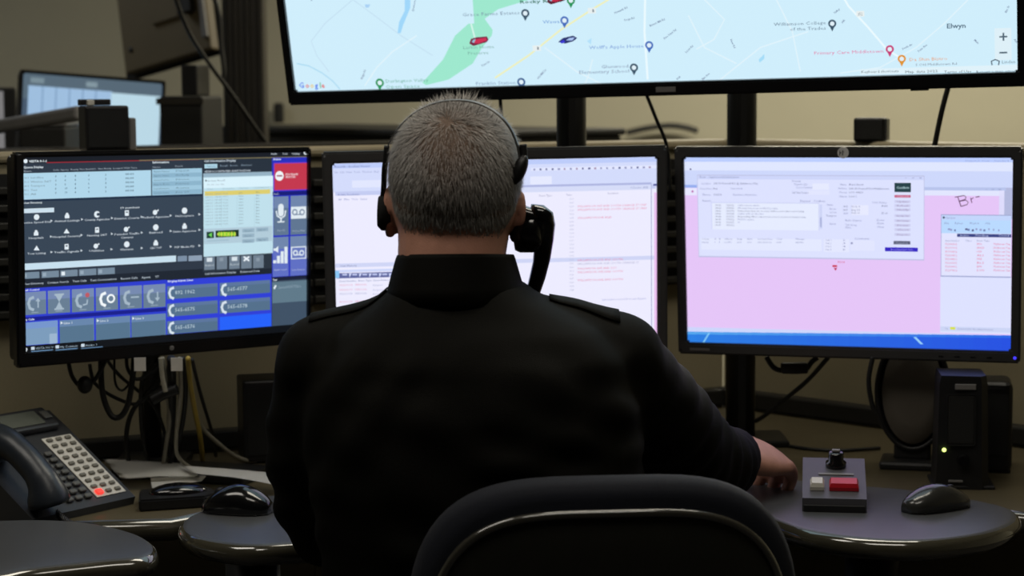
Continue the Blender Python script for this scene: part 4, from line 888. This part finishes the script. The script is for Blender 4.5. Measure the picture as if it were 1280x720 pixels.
# torso, arms and legs under the clothes
loft([sellipse(cx, cy, z, rx, ry, 28) for z, cx, cy, rx, ry in ((.50, .02, 2.42, .16, .11), (.62, 0, 2.41, .165, .11), (.80, -.03, 2.40, .165, .11), (.95, -.045, 2.40, .165, .11), (1.03, -.05, 2.405, .15, .09), (1.07, -.055, 2.41, .10, .07))], b)
ARML = [(-.222, 2.425, 1.0), (-.245, 2.46, .90), (-.235, 2.53, .79), (-.20, 2.66, .785), (-.165, 2.76, .782)]
ARMR = [(.122, 2.43, 1.0), (.185, 2.53, .925), (.247, 2.665, .845), (.29, 2.765, .822), (.318, 2.838, .818)]
limb(ARML, [.05, .047, .041, .036, .028], b); limb(ARMR, [.05, .047, .041, .036, .028], b)
for sx in (-1, 1): limb([(.02 + sx * .09, 2.44, .52), (.02 + sx * .11, 2.70, .54), (.02 + sx * .12, 2.90, .50), (.02 + sx * .12, 2.89, .30), (.02 + sx * .12, 2.90, .09)], [.075, .066, .052, .05, .036], b)
# hands: palm plus five separate bent fingers each
def hand_geo(wr, fwd, side, up, s, curl=1.0):
    wr = Vector(wr); fwd = Vector(fwd).normalized(); side = Vector(side); side = (side - fwd * side.dot(fwd)).normalized(); up_ = fwd.cross(side) * s
    up_ = up_ if up_.z > 0 else -up_
    K = 1.16
    def q(f, l, u_): f, l, u_ = f * K, l * K, u_ * K; return wr + fwd * f + side * l + up_ * u_      # side points to the thumb
    rings = []
    for f, w_, h_ in ((-.02, .025, .021), (.015, .032, .018), (.05, .041, .0175), (.08, .043, .015), (.092, .040, .011)):
        rings.append([q(f, w_ * math.cos(a), h_ * math.sin(a)) for a in [2 * math.pi * k / 20 for k in range(20)]])
    loft(rings, b)
    for i, (l0, ln) in enumerate(((.031, .074 * K), (.0105, .082 * K), (-.0105, .075 * K), (-.031, .058 * K))):
        a = 0; p = q(.082, l0, .001); pts = [q(.06, l0 * .9, 0), p]
        for j, (fr, da) in enumerate(((.44, .55), (.32, .75), (.24, .5))):
            a += da * curl; spread = (l0 * .12) ; pts.append(pts[-1] + fwd * (math.cos(a) * ln * fr) - up_ * (math.sin(a) * ln * fr) + side * spread * fr)
        tube(catmull(pts, 5), [.0095] * 6 + [.0092] * 5 + [.0085] * 5 + [.0078] * 5, 12, b) if False else limb(pts, [.010, .0118, .0106, .0096, .0080], b, 12)
    limb([q(.012, .022, -.004), q(.035, .048, -.012), q(.062, .058, -.022), q(.085, .054, -.03)], [.0155, .0138, .0116, .0095], b, 12)
hand_geo((.318, 2.835, .814), (.60, .79, -.10), (-.76, .58, .42), (0, 0, 1), 1, 1.08)
hand_geo((-.158, 2.78, .782), (.3, .9, -.06), (.95, -.3, 0), (0, 0, 1), 1, .8)
me = fuse(b, .0038, 5)
man = link('person', me, SK, None, True); rebase(man, (.0, 2.45, 0)); man_inv = Matrix.Translation((-.0, -2.45, 0))
tag(man, 'grey-haired person in a black jacket seated from behind, holding a phone to the ear', 'person')
man['label'] = 'grey-haired person in a black jacket, seated with back to the camera'
def worn(name, me_or_bm, m, smooth=True, label=None, parent=man):
    if isinstance(me_or_bm, bmesh.types.BMesh): o = obj(name, me_or_bm, m, parent, smooth)
    else: o = link(name, me_or_bm, m, parent, smooth)
    if parent is man: o.matrix_parent_inverse = man_inv
    if label: o['label'] = label
    return o
for sx in (-1, 1):
    e = worn('eye', ell(hp(sx * .031, .0815, -.012), (.0115, .0115, .0115)), M['eye']); worn('iris', ell(hp(sx * .031, .0912, -.013), (.0052, .0026, .0052)), M['iris'])
    bw = catmull([hp(sx * .014, .105, .004), hp(sx * .032, .1, .011), hp(sx * .05, .088, .006)], 6); worn('eyebrow', tube(bw, .0035, 6), M['scalp'])
# hair: a close undercoat and short strands standing off the scalp
bvh = BVHTree.FromPolygons([v.co + Vector((0, 2.45, 0)) for v in me.vertices], [tuple(p.vertices) for p in me.polygons])
SC = hp(0, -.012, .03)
def scalp_hit(d):
    dw = R3 @ d; h = bvh.ray_cast(SC + dw * .3, -dw, .3); return h[0], h[1]
def hairline(d):
    # d in head space: True where hair grows
    az = math.atan2(abs(d.x), -d.y)          # 0 at the back, pi at the face
    lowest = -.62 if az < .95 else (-.62 + (az - .95) * .75 if az < 1.35 else (-.32 + (az - 1.35) * 1.6))
    if az > 2.2: lowest = max(lowest, .48)
    return d.z - lowest
b = bmesh.new(); bmesh.ops.create_icosphere(b, subdivisions=5, radius=1); kill = []
for v in b.verts:
    d = v.co.normalized(); hit, nor = scalp_hit(d); m_ = hairline(d)
    if hit is None: kill.append(v); continue
    rr_ = (hit - SC).length
    if rr_ > .113: hit = SC + (hit - SC) * (.105 / rr_)
    v.co = hit + (hit - SC).normalized() * (.0045 * min(1, max(0, m_ * 4)) - .0015)
    if m_ < .07 + .06 * noise.noise(d * 9): kill.append(v)
bmesh.ops.delete(b, geom=kill, context='VERTS'); bmesh.ops.solidify(b, geom=b.faces[:], thickness=.002)
worn('hair_undercoat', b, M['scalp'])
V, Fs, Cc = [], [], []
CR = hp(-.01, -.075, .095)
n = 0
while n < 24000:
    d = Vector((random.gauss(0, 1), random.gauss(0, 1), random.gauss(0, 1))).normalized(); m_ = hairline(d)
    if m_ < -.04 or (d.y > .45 and d.z < .3) or (m_ < .22 and d.y < .3 and random.random() > .12 + (m_ + .04) * 3.4): continue
    hit, nor = scalp_hit(d)
    if hit is None or (hit - SC).length > .115: continue
    n += 1
    out = (hit - SC).normalized(); fl = (hit - CR); fl = fl - out * fl.dot(out); fd = fl.length; fl = fl.normalized() if fd > 1e-4 else Vector((1, 0, 0))
    down = Vector((0, 0, -1)); down = down - out * down.dot(out)
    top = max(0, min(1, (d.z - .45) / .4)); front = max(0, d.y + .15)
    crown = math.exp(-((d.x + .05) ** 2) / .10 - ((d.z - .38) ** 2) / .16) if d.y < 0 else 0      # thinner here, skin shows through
    if random.random() < crown * .55: continue
    side = Vector((random.gauss(0, 1), random.gauss(0, 1), random.gauss(0, 1))) * (.17 + .1 * top)
    fr = (front > .1) * math.exp(-((d.x - .02) / .45) ** 2)
    L = .011 + .007 * random.random() + .014 * top * fr * random.random() + .002 * top
    if m_ < .25: L *= .30 + max(0, m_) * 2.8
    dirn = (out * (.20 + .75 * top * fr + .12 * random.random()) + fl * .55 + down * (.85 - .6 * top) + side).normalized()
    tip = (dirn + out * -.28 + down * .15).normalized()
    wv = out.cross(dirn).normalized() * .00042
    base = hit + out * .001
    mid = base + dirn * L * .55; end = mid + tip * L * .45
    i = len(V); V += [base - wv, base + wv, mid + wv * .8, mid - wv * .8, end]; Fs += [(i, i + 1, i + 2, i + 3), (i + 3, i + 2, i + 4)]
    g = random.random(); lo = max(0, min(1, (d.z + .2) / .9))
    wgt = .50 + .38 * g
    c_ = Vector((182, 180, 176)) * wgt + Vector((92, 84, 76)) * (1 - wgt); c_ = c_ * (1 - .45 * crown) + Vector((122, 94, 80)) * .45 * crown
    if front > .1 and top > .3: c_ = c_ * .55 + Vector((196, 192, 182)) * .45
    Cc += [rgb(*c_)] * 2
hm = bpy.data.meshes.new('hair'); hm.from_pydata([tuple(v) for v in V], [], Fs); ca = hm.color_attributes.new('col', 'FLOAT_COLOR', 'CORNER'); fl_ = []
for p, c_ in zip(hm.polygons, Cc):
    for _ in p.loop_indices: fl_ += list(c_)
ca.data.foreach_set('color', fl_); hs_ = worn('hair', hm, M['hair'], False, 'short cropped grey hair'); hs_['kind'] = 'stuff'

# jacket
b = bmesh.new()
loft([sellipse(cx, cy, z, rx, ry, 40, 2.5) for z, cx, cy, rx, ry in ((.515, .0, 2.425, .198, .148), (.60, -.012, 2.42, .205, .152), (.70, -.022, 2.412, .205, .152), (.80, -.033, 2.405, .205, .152), (.88, -.045, 2.40, .205, .15), (.96, -.05, 2.398, .204, .145), (1.02, -.05, 2.40, .19, .13), (1.055, -.052, 2.405, .163, .113), (1.078, -.057, 2.41, .125, .098), (1.098, -.062, 2.413, .092, .088), (1.112, -.064, 2.413, .078, .080))], b)
limb([(-.065, 2.415, 1.045), (-.15, 2.42, 1.027), (-.226, 2.425, 1.009)], [.064, .066, .066], b); limb([(-.06, 2.415, 1.045), (.04, 2.42, 1.03), (.125, 2.43, 1.006)], [.062, .064, .067], b)
limb(ARML, [.064, .064, .058, .052, .046], b, 20)
limb([ARMR[0], ARMR[1], ARMR[2], ARMR[3], (.306, 2.805, .819)], [.069, .067, .060, .053, .044], b, 20)
jme = fuse(b, .007, 6)
def fold(p, c, dirv, wl, amp, rad):
    d = p - Vector(c); k = math.exp(-d.length_squared / rad ** 2); s = d.dot(Vector(dirv).normalized()); return amp * k * math.sin(s / wl * 2 * math.pi + 2.5 * noise.noise(p * 7))
folds = [((.21, 2.56, .90), (.4, .5, -.7), .055, .0045, .13), ((.25, 2.68, .84), (.5, .7, -.3), .055, .006, .10), ((.31, 2.80, .82), (.4, .9, 0), .045, .003, .07), ((-.24, 2.5, .84), (0, .4, 1), .05, .005, .13),
         ((.05, 2.27, .86), (-.35, 0, 1), .065, .0028, .16), ((-.1, 2.26, .80), (.35, 0, 1), .07, .0022, .16), ((.12, 2.32, .97), (.9, 0, .5), .06, .0025, .11), ((-.2, 2.32, .98), (-.9, 0, .5), .06, .0035, .10), ((-.05, 2.26, .72), (.1, 0, 1), .06, .0028, .2), ((.10, 2.28, .92), (.35, 0, .95), .05, .0034, .12), ((-.08, 2.25, .93), (.25, 0, .97), .075, .0018, .14)]
jme.calc_loop_triangles()
for v in jme.vertices:
    p = v.co.copy(); a = sum(fold(p, *f) for f in folds) + .0010 * noise.noise(p * 9) + .0012 * noise.noise(p * 22); v.co += v.normal * a
jk = worn('jacket', jme, M['jacket'], True, 'plain black long-sleeved jacket')
# standing collar, wrapped round the neck, with a turned-down outer leaf
def ringz(z, cx, cy, rx, ry, n=40): return [Vector((cx + rx * math.cos(2 * math.pi * k / n), cy + ry * math.sin(2 * math.pi * k / n), z + .012 * math.sin(2 * math.pi * k / n) * -.6)) for k in range(n)]
prof = [(1.084, .088, .090), (1.104, .0825, .085), (1.124, .077, .080), (1.140, .0725, .076), (1.145, .0705, .0745), (1.142, .0675, .0715), (1.12, .0685, .0725), (1.088, .071, .075)]
obj_c = loft([ringz(z, -.068, 2.404, rx, ry) for z, rx, ry in prof]); worn('collar', obj_c, M['jacket'], True, None, jk)
bpy.data.objects['collar'].matrix_parent_inverse = Matrix.Identity(4)
# cuffs and shoulder straps
cf = worn('cuff', tube([Vector((.294, 2.776, .821)), Vector((.298, 2.785, .8205)), Vector((.312, 2.818, .819)), Vector((.315, 2.824, .8185))], [.040, .046, .044, .038], 24), M['jacket'], True, None, jk)
jbv = BVHTree.FromPolygons([v.co for v in jme.vertices], [tuple(p.vertices) for p in jme.polygons])
for x0, x1 in ((-.245, -.15), (.13, .045)):
    g = []; b = bmesh.new()
    for i in range(9):
        row = []
        for j in range(5):
            h = jbv.ray_cast(Vector((x0 + (x1 - x0) * i / 8, 2.395 + .042 * j / 4, 1.3)), Vector((0, 0, -1)))
            row.append(b.verts.new(h[0] + h[1] * .0012))
        g.append(row)
    for i in range(8):
        for j in range(4): b.faces.new((g[i][j], g[i + 1][j], g[i + 1][j + 1], g[i][j + 1]))
    bmesh.ops.recalc_face_normals(b, faces=b.faces); bmesh.ops.solidify(b, geom=b.faces[:], thickness=-.0012)
    worn('shoulder_strap', b, M['jacket'], True, None, jk)
# trousers and shoes
b = bmesh.new(); loft([sellipse(.015, 2.43, z, rx, ry, 32) for z, rx, ry in ((.475, .19, .145), (.50, .20, .155), (.56, .202, .152))], b)
for sx in (-1, 1): limb([(.02 + sx * .09, 2.45, .545), (.02 + sx * .11, 2.70, .555), (.02 + sx * .12, 2.90, .51), (.02 + sx * .12, 2.89, .30), (.02 + sx * .12, 2.90, .11)], [.085, .08, .066, .06, .055], b)
worn('trousers', fuse(b, .01, 4), M['trousers'])
for sx in (-1, 1):
    b = bmesh.new(); ell((.02 + sx * .12, 2.97, .035), (.045, .13, .035), b); ell((.02 + sx * .12, 2.90, .06), (.043, .05, .055), b); box(.02 + sx * .12 - .04, .02 + sx * .12 + .04, 2.86, 3.07, .002, .016, .006, 2, b); worn('shoe', fuse(b, .006, 3), M['shoe'])

# headset
t = thing('headset', 'thin over-head phone headset worn on the grey hair', 'headset', tuple(hp(0, -.02, .13)))
tinv = Matrix.Translation(-t.location)
def hpart(name, bm, m, smooth=True, label=None, par=None):
    o = obj(name, bm, m, par or t, smooth); o.matrix_parent_inverse = tinv if not par else Matrix.Identity(4); return o
arc = []
for k in range(33):
    a = math.radians(8 + 184 * k / 32); r_ = .0865 + .0015 * math.sin(a); rt_ = max(0, math.cos(a)); r_ += .0015 - .010 * rt_ ** 2; arc.append(hp(r_ * math.cos(a) * 1.005, -.012 - .030 * max(0, math.sin(a)) ** 1.5 - .044 * rt_, .040 + (.0905) * math.sin(a) if math.sin(a) > 0 else .040 + .08 * math.sin(a)))
rg = []
for i, p in enumerate(arc):
    tt = (arc[min(i + 1, 32)] - arc[max(i - 1, 0)]).normalized(); o_ = (p - hp(0, -.012, .03)).normalized(); s_ = tt.cross(o_).normalized(); o_ = s_.cross(tt)
    rg.append([p + s_ * .0026 + o_ * .0008, p - s_ * .0026 + o_ * .0008, p - s_ * .0026 - o_ * .0008, p + s_ * .0026 - o_ * .0008])
hpart('band', loft(rg), M['bandmetal'])
e = hp(.0765, -.060, .050); hpart('temple_pad', ell(e, (.0085, .010, .019), None, R3 @ Matrix.Rotation(.35, 3, 'Y')), M['black'])
hpart('temple_arm', tube(catmull([hp(.0795, -.058, .080), hp(.0815, -.058, .066), hp(.0795, -.060, .052)], 5), .0045, 10), M['black'])
hpart('side_arm', tube(catmull([hp(-.0835, -.02, .075), hp(-.0855, -.016, .045), hp(-.0865, -.006, .02), hp(-.089, .004, .0)], 6), .0035, 10), M['black'])
b = lathe([(.004, -.008), (.020, -.008), (.023, -.002), (.023, .004), (.018, .009), (.004, .010)], 28); Rm = R3 @ Matrix.Rotation(-math.pi / 2, 3, 'Y'); xf(b, Matrix.Translation(hp(-.084, .006, -.004)) @ Rm.to_4x4()); hpart('ear_cushion', b, M['foam'])
hpart('microphone_boom', tube(catmull([hp(-.082, .018, -.010), hp(-.058, .075, -.045), hp(-.06, .105, -.075), hp(-.03, .118, -.08)], 6), .0025, 8), M['black'])
# telephone handset between ear and shoulder
E0 = at(664, 287, 2.43)
t = thing('telephone_handset', 'glossy black telephone handset held at the right ear', 'handset', tuple(E0)); tinv = Matrix.Translation(-E0)
def sec(c, rx, ry, tz, n=20, e=3.2):   # rounded-rectangle section; tz tilts it
    out = []
    for k in range(n):
        a = 2 * math.pi * k / n; cc, ss = math.cos(a), math.sin(a)
        x = rx * math.copysign(abs(cc) ** (2 / e), cc); y = ry * math.copysign(abs(ss) ** (2 / e), ss)
        out.append(Vector(c) + Vector((math.cos(tz) * x, y, -math.sin(tz) * x)))
    return out
h_ = [at(672, 256, 2.425), at(677, 264, 2.425), at(681, 280, 2.43), at(680, 300, 2.435), at(677, 325, 2.445), at(671, 350, 2.46), at(664, 372, 2.475), at(655, 392, 2.495), at(648, 402, 2.505)]
rad = [(.008, .012), (.014, .02), (.013, .021), (.012, .02), (.0112, .0185), (.0112, .018), (.0115, .0185), (.012, .02), (.009, .014)]
hpart('handle', loft([sec(p, r0, r1, tz) for p, (r0, r1), tz in zip(h_, rad, (.1, .1, .0, -.05, -.15, -.25, -.35, -.5, -.6))]), M['blackgloss'])
b = lathe([(.006, -.020), (.021, -.020), (.0245, -.014), (.0265, .0), (.0265, .008), (.022, .014), (.004, .015)], 28)
Rm = Matrix.Rotation(math.radians(82), 4, 'Y'); xf(b, Matrix.Translation(at(661, 289, 2.43)) @ Rm); hpart('earpiece', b, M['blackgloss'])
b = box(-.021, .020, -.022, .022, -.026, .020, .009, 3); xf(b, Matrix.Translation(at(663, 281, 2.43)) @ Matrix.Rotation(.30, 4, 'Y')); hpart('earpiece_neck', b, M['blackgloss'])
b = lathe([(.006, -.016), (.021, -.016), (.0245, -.01), (.0245, .004), (.02, .01), (.004, .011)], 28); xf(b, Matrix.Translation(at(640, 398, 2.51)) @ Matrix.Rotation(math.radians(60), 4, 'Y')); hpart('mouthpiece', b, M['blackgloss'])

# ------------------------------------------------------------------ office chair
CH = Vector((.105, 2.16, 0))
t = thing('office_chair', 'black office chair with padded backrest in front of the camera', 'chair', (CH.x, CH.y, 0), math.radians(5))
def outline(hw, z0, z1, n=64, e=4.2, sh=0):
    out = []
    for k in range(n):
        a = 2 * math.pi * k / n; c, s = math.cos(a), math.sin(a)
        zz = (z0 + z1) / 2 + (z1 - z0) / 2 * math.copysign(abs(s) ** (2 / e), s); hwz = hw * (1 - .10 * ((zz - z0) / (z1 - z0)) ** 2)
        out.append((hwz * math.copysign(abs(c) ** (2 / e), c), zz))
    return out
def curv(x, z): return -.10 * .5 * 0 + .9 * x * x * .6 + (-.09 * (z - .70))       # wraps round the sitter, leans back
def plate(hw, z0, z1, ys, e=3.6):
    return loft([[Vector((x * s, curv(x * s, (z - (z0 + z1) / 2) * s + (z0 + z1) / 2) + y, (z - (z0 + z1) / 2) * s + (z0 + z1) / 2)) for x, z in outline(hw, z0, z1, 64, e)] for s, y in ys])
obj('back_cushion', plate(.232, .49, .918, [(.1, .075), (.6, .074), (.9, .066), (.97, .055), (1, .04), (1, .022), (.975, .006), (.9, .0), (.1, -.0)]), M['chairfab'], t, True)
obj('back_shell', plate(.212, .505, .888, [(.1, .002), (.985, .002), (1, -.004), (.99, -.011), (.95, -.014), (.7, -.017), (.1, -.018)]), M['chairshell'], t, True)
o_ = outline(.209, .507, .885, 96, 3.6); obj('shell_rim', tube([Vector((x, curv(x, z) - .013, z)) for x, z in o_], .0048, 10, None, True), M['chairrim'], t, True)
b = bmesh.new(); loft([[Vector((x * s, y * s + .24, z)) for x, y in outline(.245, -.23, .23, 48, 3.6)] for s, z in ((.2, .475), (.95, .478), (1, .465), (1, .43), (.94, .415), (.2, .41))], b); obj('seat', b, M['chairfab'], t, True)
obj('back_bracket', beam((0, .0, .60), (0, .06, .40), .07, .012, .004), M['black'], t); obj('seat_pan', box(-.16, .16, .05, .42, .385, .409, .006), M['black'], t)
obj('gas_column', lathe([(.03, .09), (.03, .25), (.02, .25), (.02, .386)], 20, None, (0, .24)), M['black'], t, True)
for k in range(5):
    a = 2 * math.pi * k / 5 + .3; d = Vector((math.cos(a), math.sin(a), 0)); c0 = Vector((0, .24, .10))
    lg = obj('base_arm', beam(c0, c0 + d * .28 + Vector((0, 0, -.025)), .045, .03, .006), M['black'], t)
    cs = lathe([(.006, -.02), (.027, -.02), (.028, 0), (.027, .02), (.006, .02)], 16); xf(cs, Matrix.Translation(c0 + d * .27 + Vector((0, 0, -.072))) @ Matrix.Rotation(a, 4, 'Z') @ Matrix.Rotation(math.pi / 2, 4, 'X')); obj('caster', cs, M['black'], lg, True)

# ------------------------------------------------------------------ far workstation at the left
def far_draw(s):
    s.local_rect(-.187, .085, .185, .147, (86, 104, 118), .0003)
    s.local_rect(-.170, .045, .05, .118, (158, 190, 222), .0005); s.local_rect(.048, -.135, .183, .115, (186, 216, 230), .0007)
    for x in (-.135, -.10, -.065, -.03, .005): s.local_rect(x, .045, x + .004, .118, (128, 160, 196), .0009)
    s.local_rect(-.17, -.0, -.135, .03, (120, 150, 180), .0005); s.local_rect(-.165, .125, -.13, .138, (120, 140, 150), .0005); s.local_rect(-.02, .125, .01, .138, (130, 150, 160), .0005)
far_draw.base = (70, 88, 108)
c = at(115, 172, 5.0)
fm, fmw = monitor('monitor', 'blurred far monitor at the left with a lit pale blue screen', tuple(c), .62, 0.0, -.075, .385, .31, (.006, .006, .008, .02), 'black', far_draw, depth=.04)
obj('stand', beam((0, -.15, -.06), (0, -.40, -.06), .05, .05), M['black'], fm)
e = fmw @ Vector((0, -.40, -.06))
far_desk = (e.x - .2, e.y - .12, e.x + .16, e.y + .02, e.z)
# turned-away large display
t = thing('wall_display', 'large display seen from behind, tilted, at the upper left', 'monitor', mw=frame((-1.0, 5.75, 1.653), -.523, -.124, .2237))
obj('back_shell', box(-.142, .17, -.235, .24, -.02, .02, .006), M['farback'], t); obj('front_bezel', box(-.175, .178, -.243, .248, -.036, -.0205, .004), M['black'], t)
obj('mount_rail', box(.10, .135, -.12, .16, .0205, .045, .003), M['fardark'], t); obj('connector_cover', box(-.02, .075, -.12, .16, .0205, .028, .002), M['farback'], t)
bl = bmesh.new(); ell((-.112, -.17, .021), (.008, .008, .003), bl); obj('screw', bl, M['fardark'], t)
obj('side_rail', box(.15, .168, -.2, .235, .0205, .03, .002), M['fargrey'], t)
# dark column with channels
c = onz(309, 330, 0) if False else at(309, 170, 5.2)
t = thing('equipment_column', 'tall dark upright column left of the map display', 'column', (c.x, c.y, 0))
obj('core', box(-.052, .052, -.04, .04, .02, 2.4, .003), M['farcol'], t)
for x in (-.046, -.018, .012, .044): obj('rib', box(x - .006, x + .006, -.052, -.0405, .02, 2.4, .002), M['fardark'] if x < -.03 else M['farcol'], t)
obj('foot', box(-.12, .12, -.15, .15, 0, .02, .004), M['fardark'], t)
cable(CP([(213, -20), (235, 38), (262, 80), (290, 118), (318, 158), (335, 182)], 4.55, 4.9), .005, M['darkrail'], 'blurred dark cable slanting in front of the column at the upper left')
cable(CP([(262, -20), (274, 20), (276, 55), (280, 90), (276, 100)], 4.95), .006, M['fardark'], 'blurred cable hanging beside the turned-away display')
# far desks and partitions
def far_block(name, label, cat, p, q, zt, zb, dep, m, capm=None):
    p = Vector(p); q = Vector(q); d = q - p; a = math.atan2(d.y, d.x); t = thing(name, label, cat, (p.x, p.y, 0), a)
    obj('body', box(0, d.length, 0, dep, zb, zt - .02, .004), m, t); obj('top', box(-.01, d.length + .01, -.015, dep + .01, zt - .0195, zt, .006), capm or m, t); return t
a, b_ = at(255, 146, 6.3), at(596, 166, 5.2)
far_block('console_desk', 'long blurred dark console between the column and the man\'s head', 'desk', (a.x, a.y), (b_.x, b_.y), 1.24, 0, .5, M['fardark'])
x0, y0, x1, y1, zt = far_desk
far_block('far_desk', 'dark far desk carrying the blurred lit monitor at the left', 'desk', (x0, y0), (x1, y1), zt, 0, .24, M['fardark'], M['farcol'])
a, b_ = at(-60, 190, 4.15), at(560, 175, 4.75)
far_block('low_partition', 'dark partition with a pale cap behind the left monitor', 'partition', (a.x, a.y), (b_.x, b_.y), 1.228, 0, .05, M['fardark'], M['farcol'])
t = thing('equipment_box', 'blurred dark stacked equipment boxes right of the far lit monitor', 'equipment', tuple(Vector((at(243, 180, 4.9).x, 4.9, 0))), -.2)
obj('cabinet', box(-.07, .04, -.05, .1, 0.0, 1.335, .006), M['fardark'], t); obj('upper_box', box(-.02, .022, -.03, .06, 1.3355, 1.41, .004), M['black'], t); obj('shelf_lip', box(-.075, .045, -.055, -.0505, 1.315, 1.33), M['farcol'], t)
a, b_ = at(-30, 163, 4.5), at(102, 141, 4.2)
o = obj('articulated_boom', beam(a, b_, .03, .03, .008), M['fargrey']); rebase(o, a); tag(o, 'pale grey boom slanting in at the far left edge', 'boom')
c = at(62, 185, 4.6); t = thing('printer', 'blurred grey low box on the far left desk', 'equipment', (c.x, c.y, 0)); obj('case', box(-.055, .05, -.06, .1, .0, 1.268, .006), M['fardark'], t); obj('lid', box(-.058, .053, -.063, .103, 1.2685, 1.282, .004), M['fargrey'], t)
c = at(-4, 150, 5.3); t = thing('monitor', 'sliver of a far monitor with a pale screen at the left edge', 'monitor', (c.x, c.y, 0), .5)
obj('shell', box(-.25, .055, .0, .04, 1.1, 1.36, .006), M['black'], t); sc_ = obj('screen_image', box(-.24, .018, -.004, -.0005, 1.12, 1.35), mat('pale_screen', rgb(150, 150, 152), .5, emit=.35, ecol=rgb(170, 170, 176)), t); obj('stand', box(-.12, -.06, .005, .035, 0, 1.1), M['black'], t)
# thin dark fixtures on the back wall seen under the map display
cable(CP([(783, 166), (810, 160), (838, 157), (860, 160), (872, 164)], 7.95), .012, M['darkrail'], 'blurred dark curved conduit low on the back wall', name='wall_conduit')
o = obj('wall_fitting', box(-.02, .02, -.03, 0, -.04, .04, .01), M['fardark']); o.location = at(349, 141, 7.97); tag(o, 'small dark fitting on the back wall just left of the map display', 'fitting')  # plain dark knob-like wall fitting, not a specific device
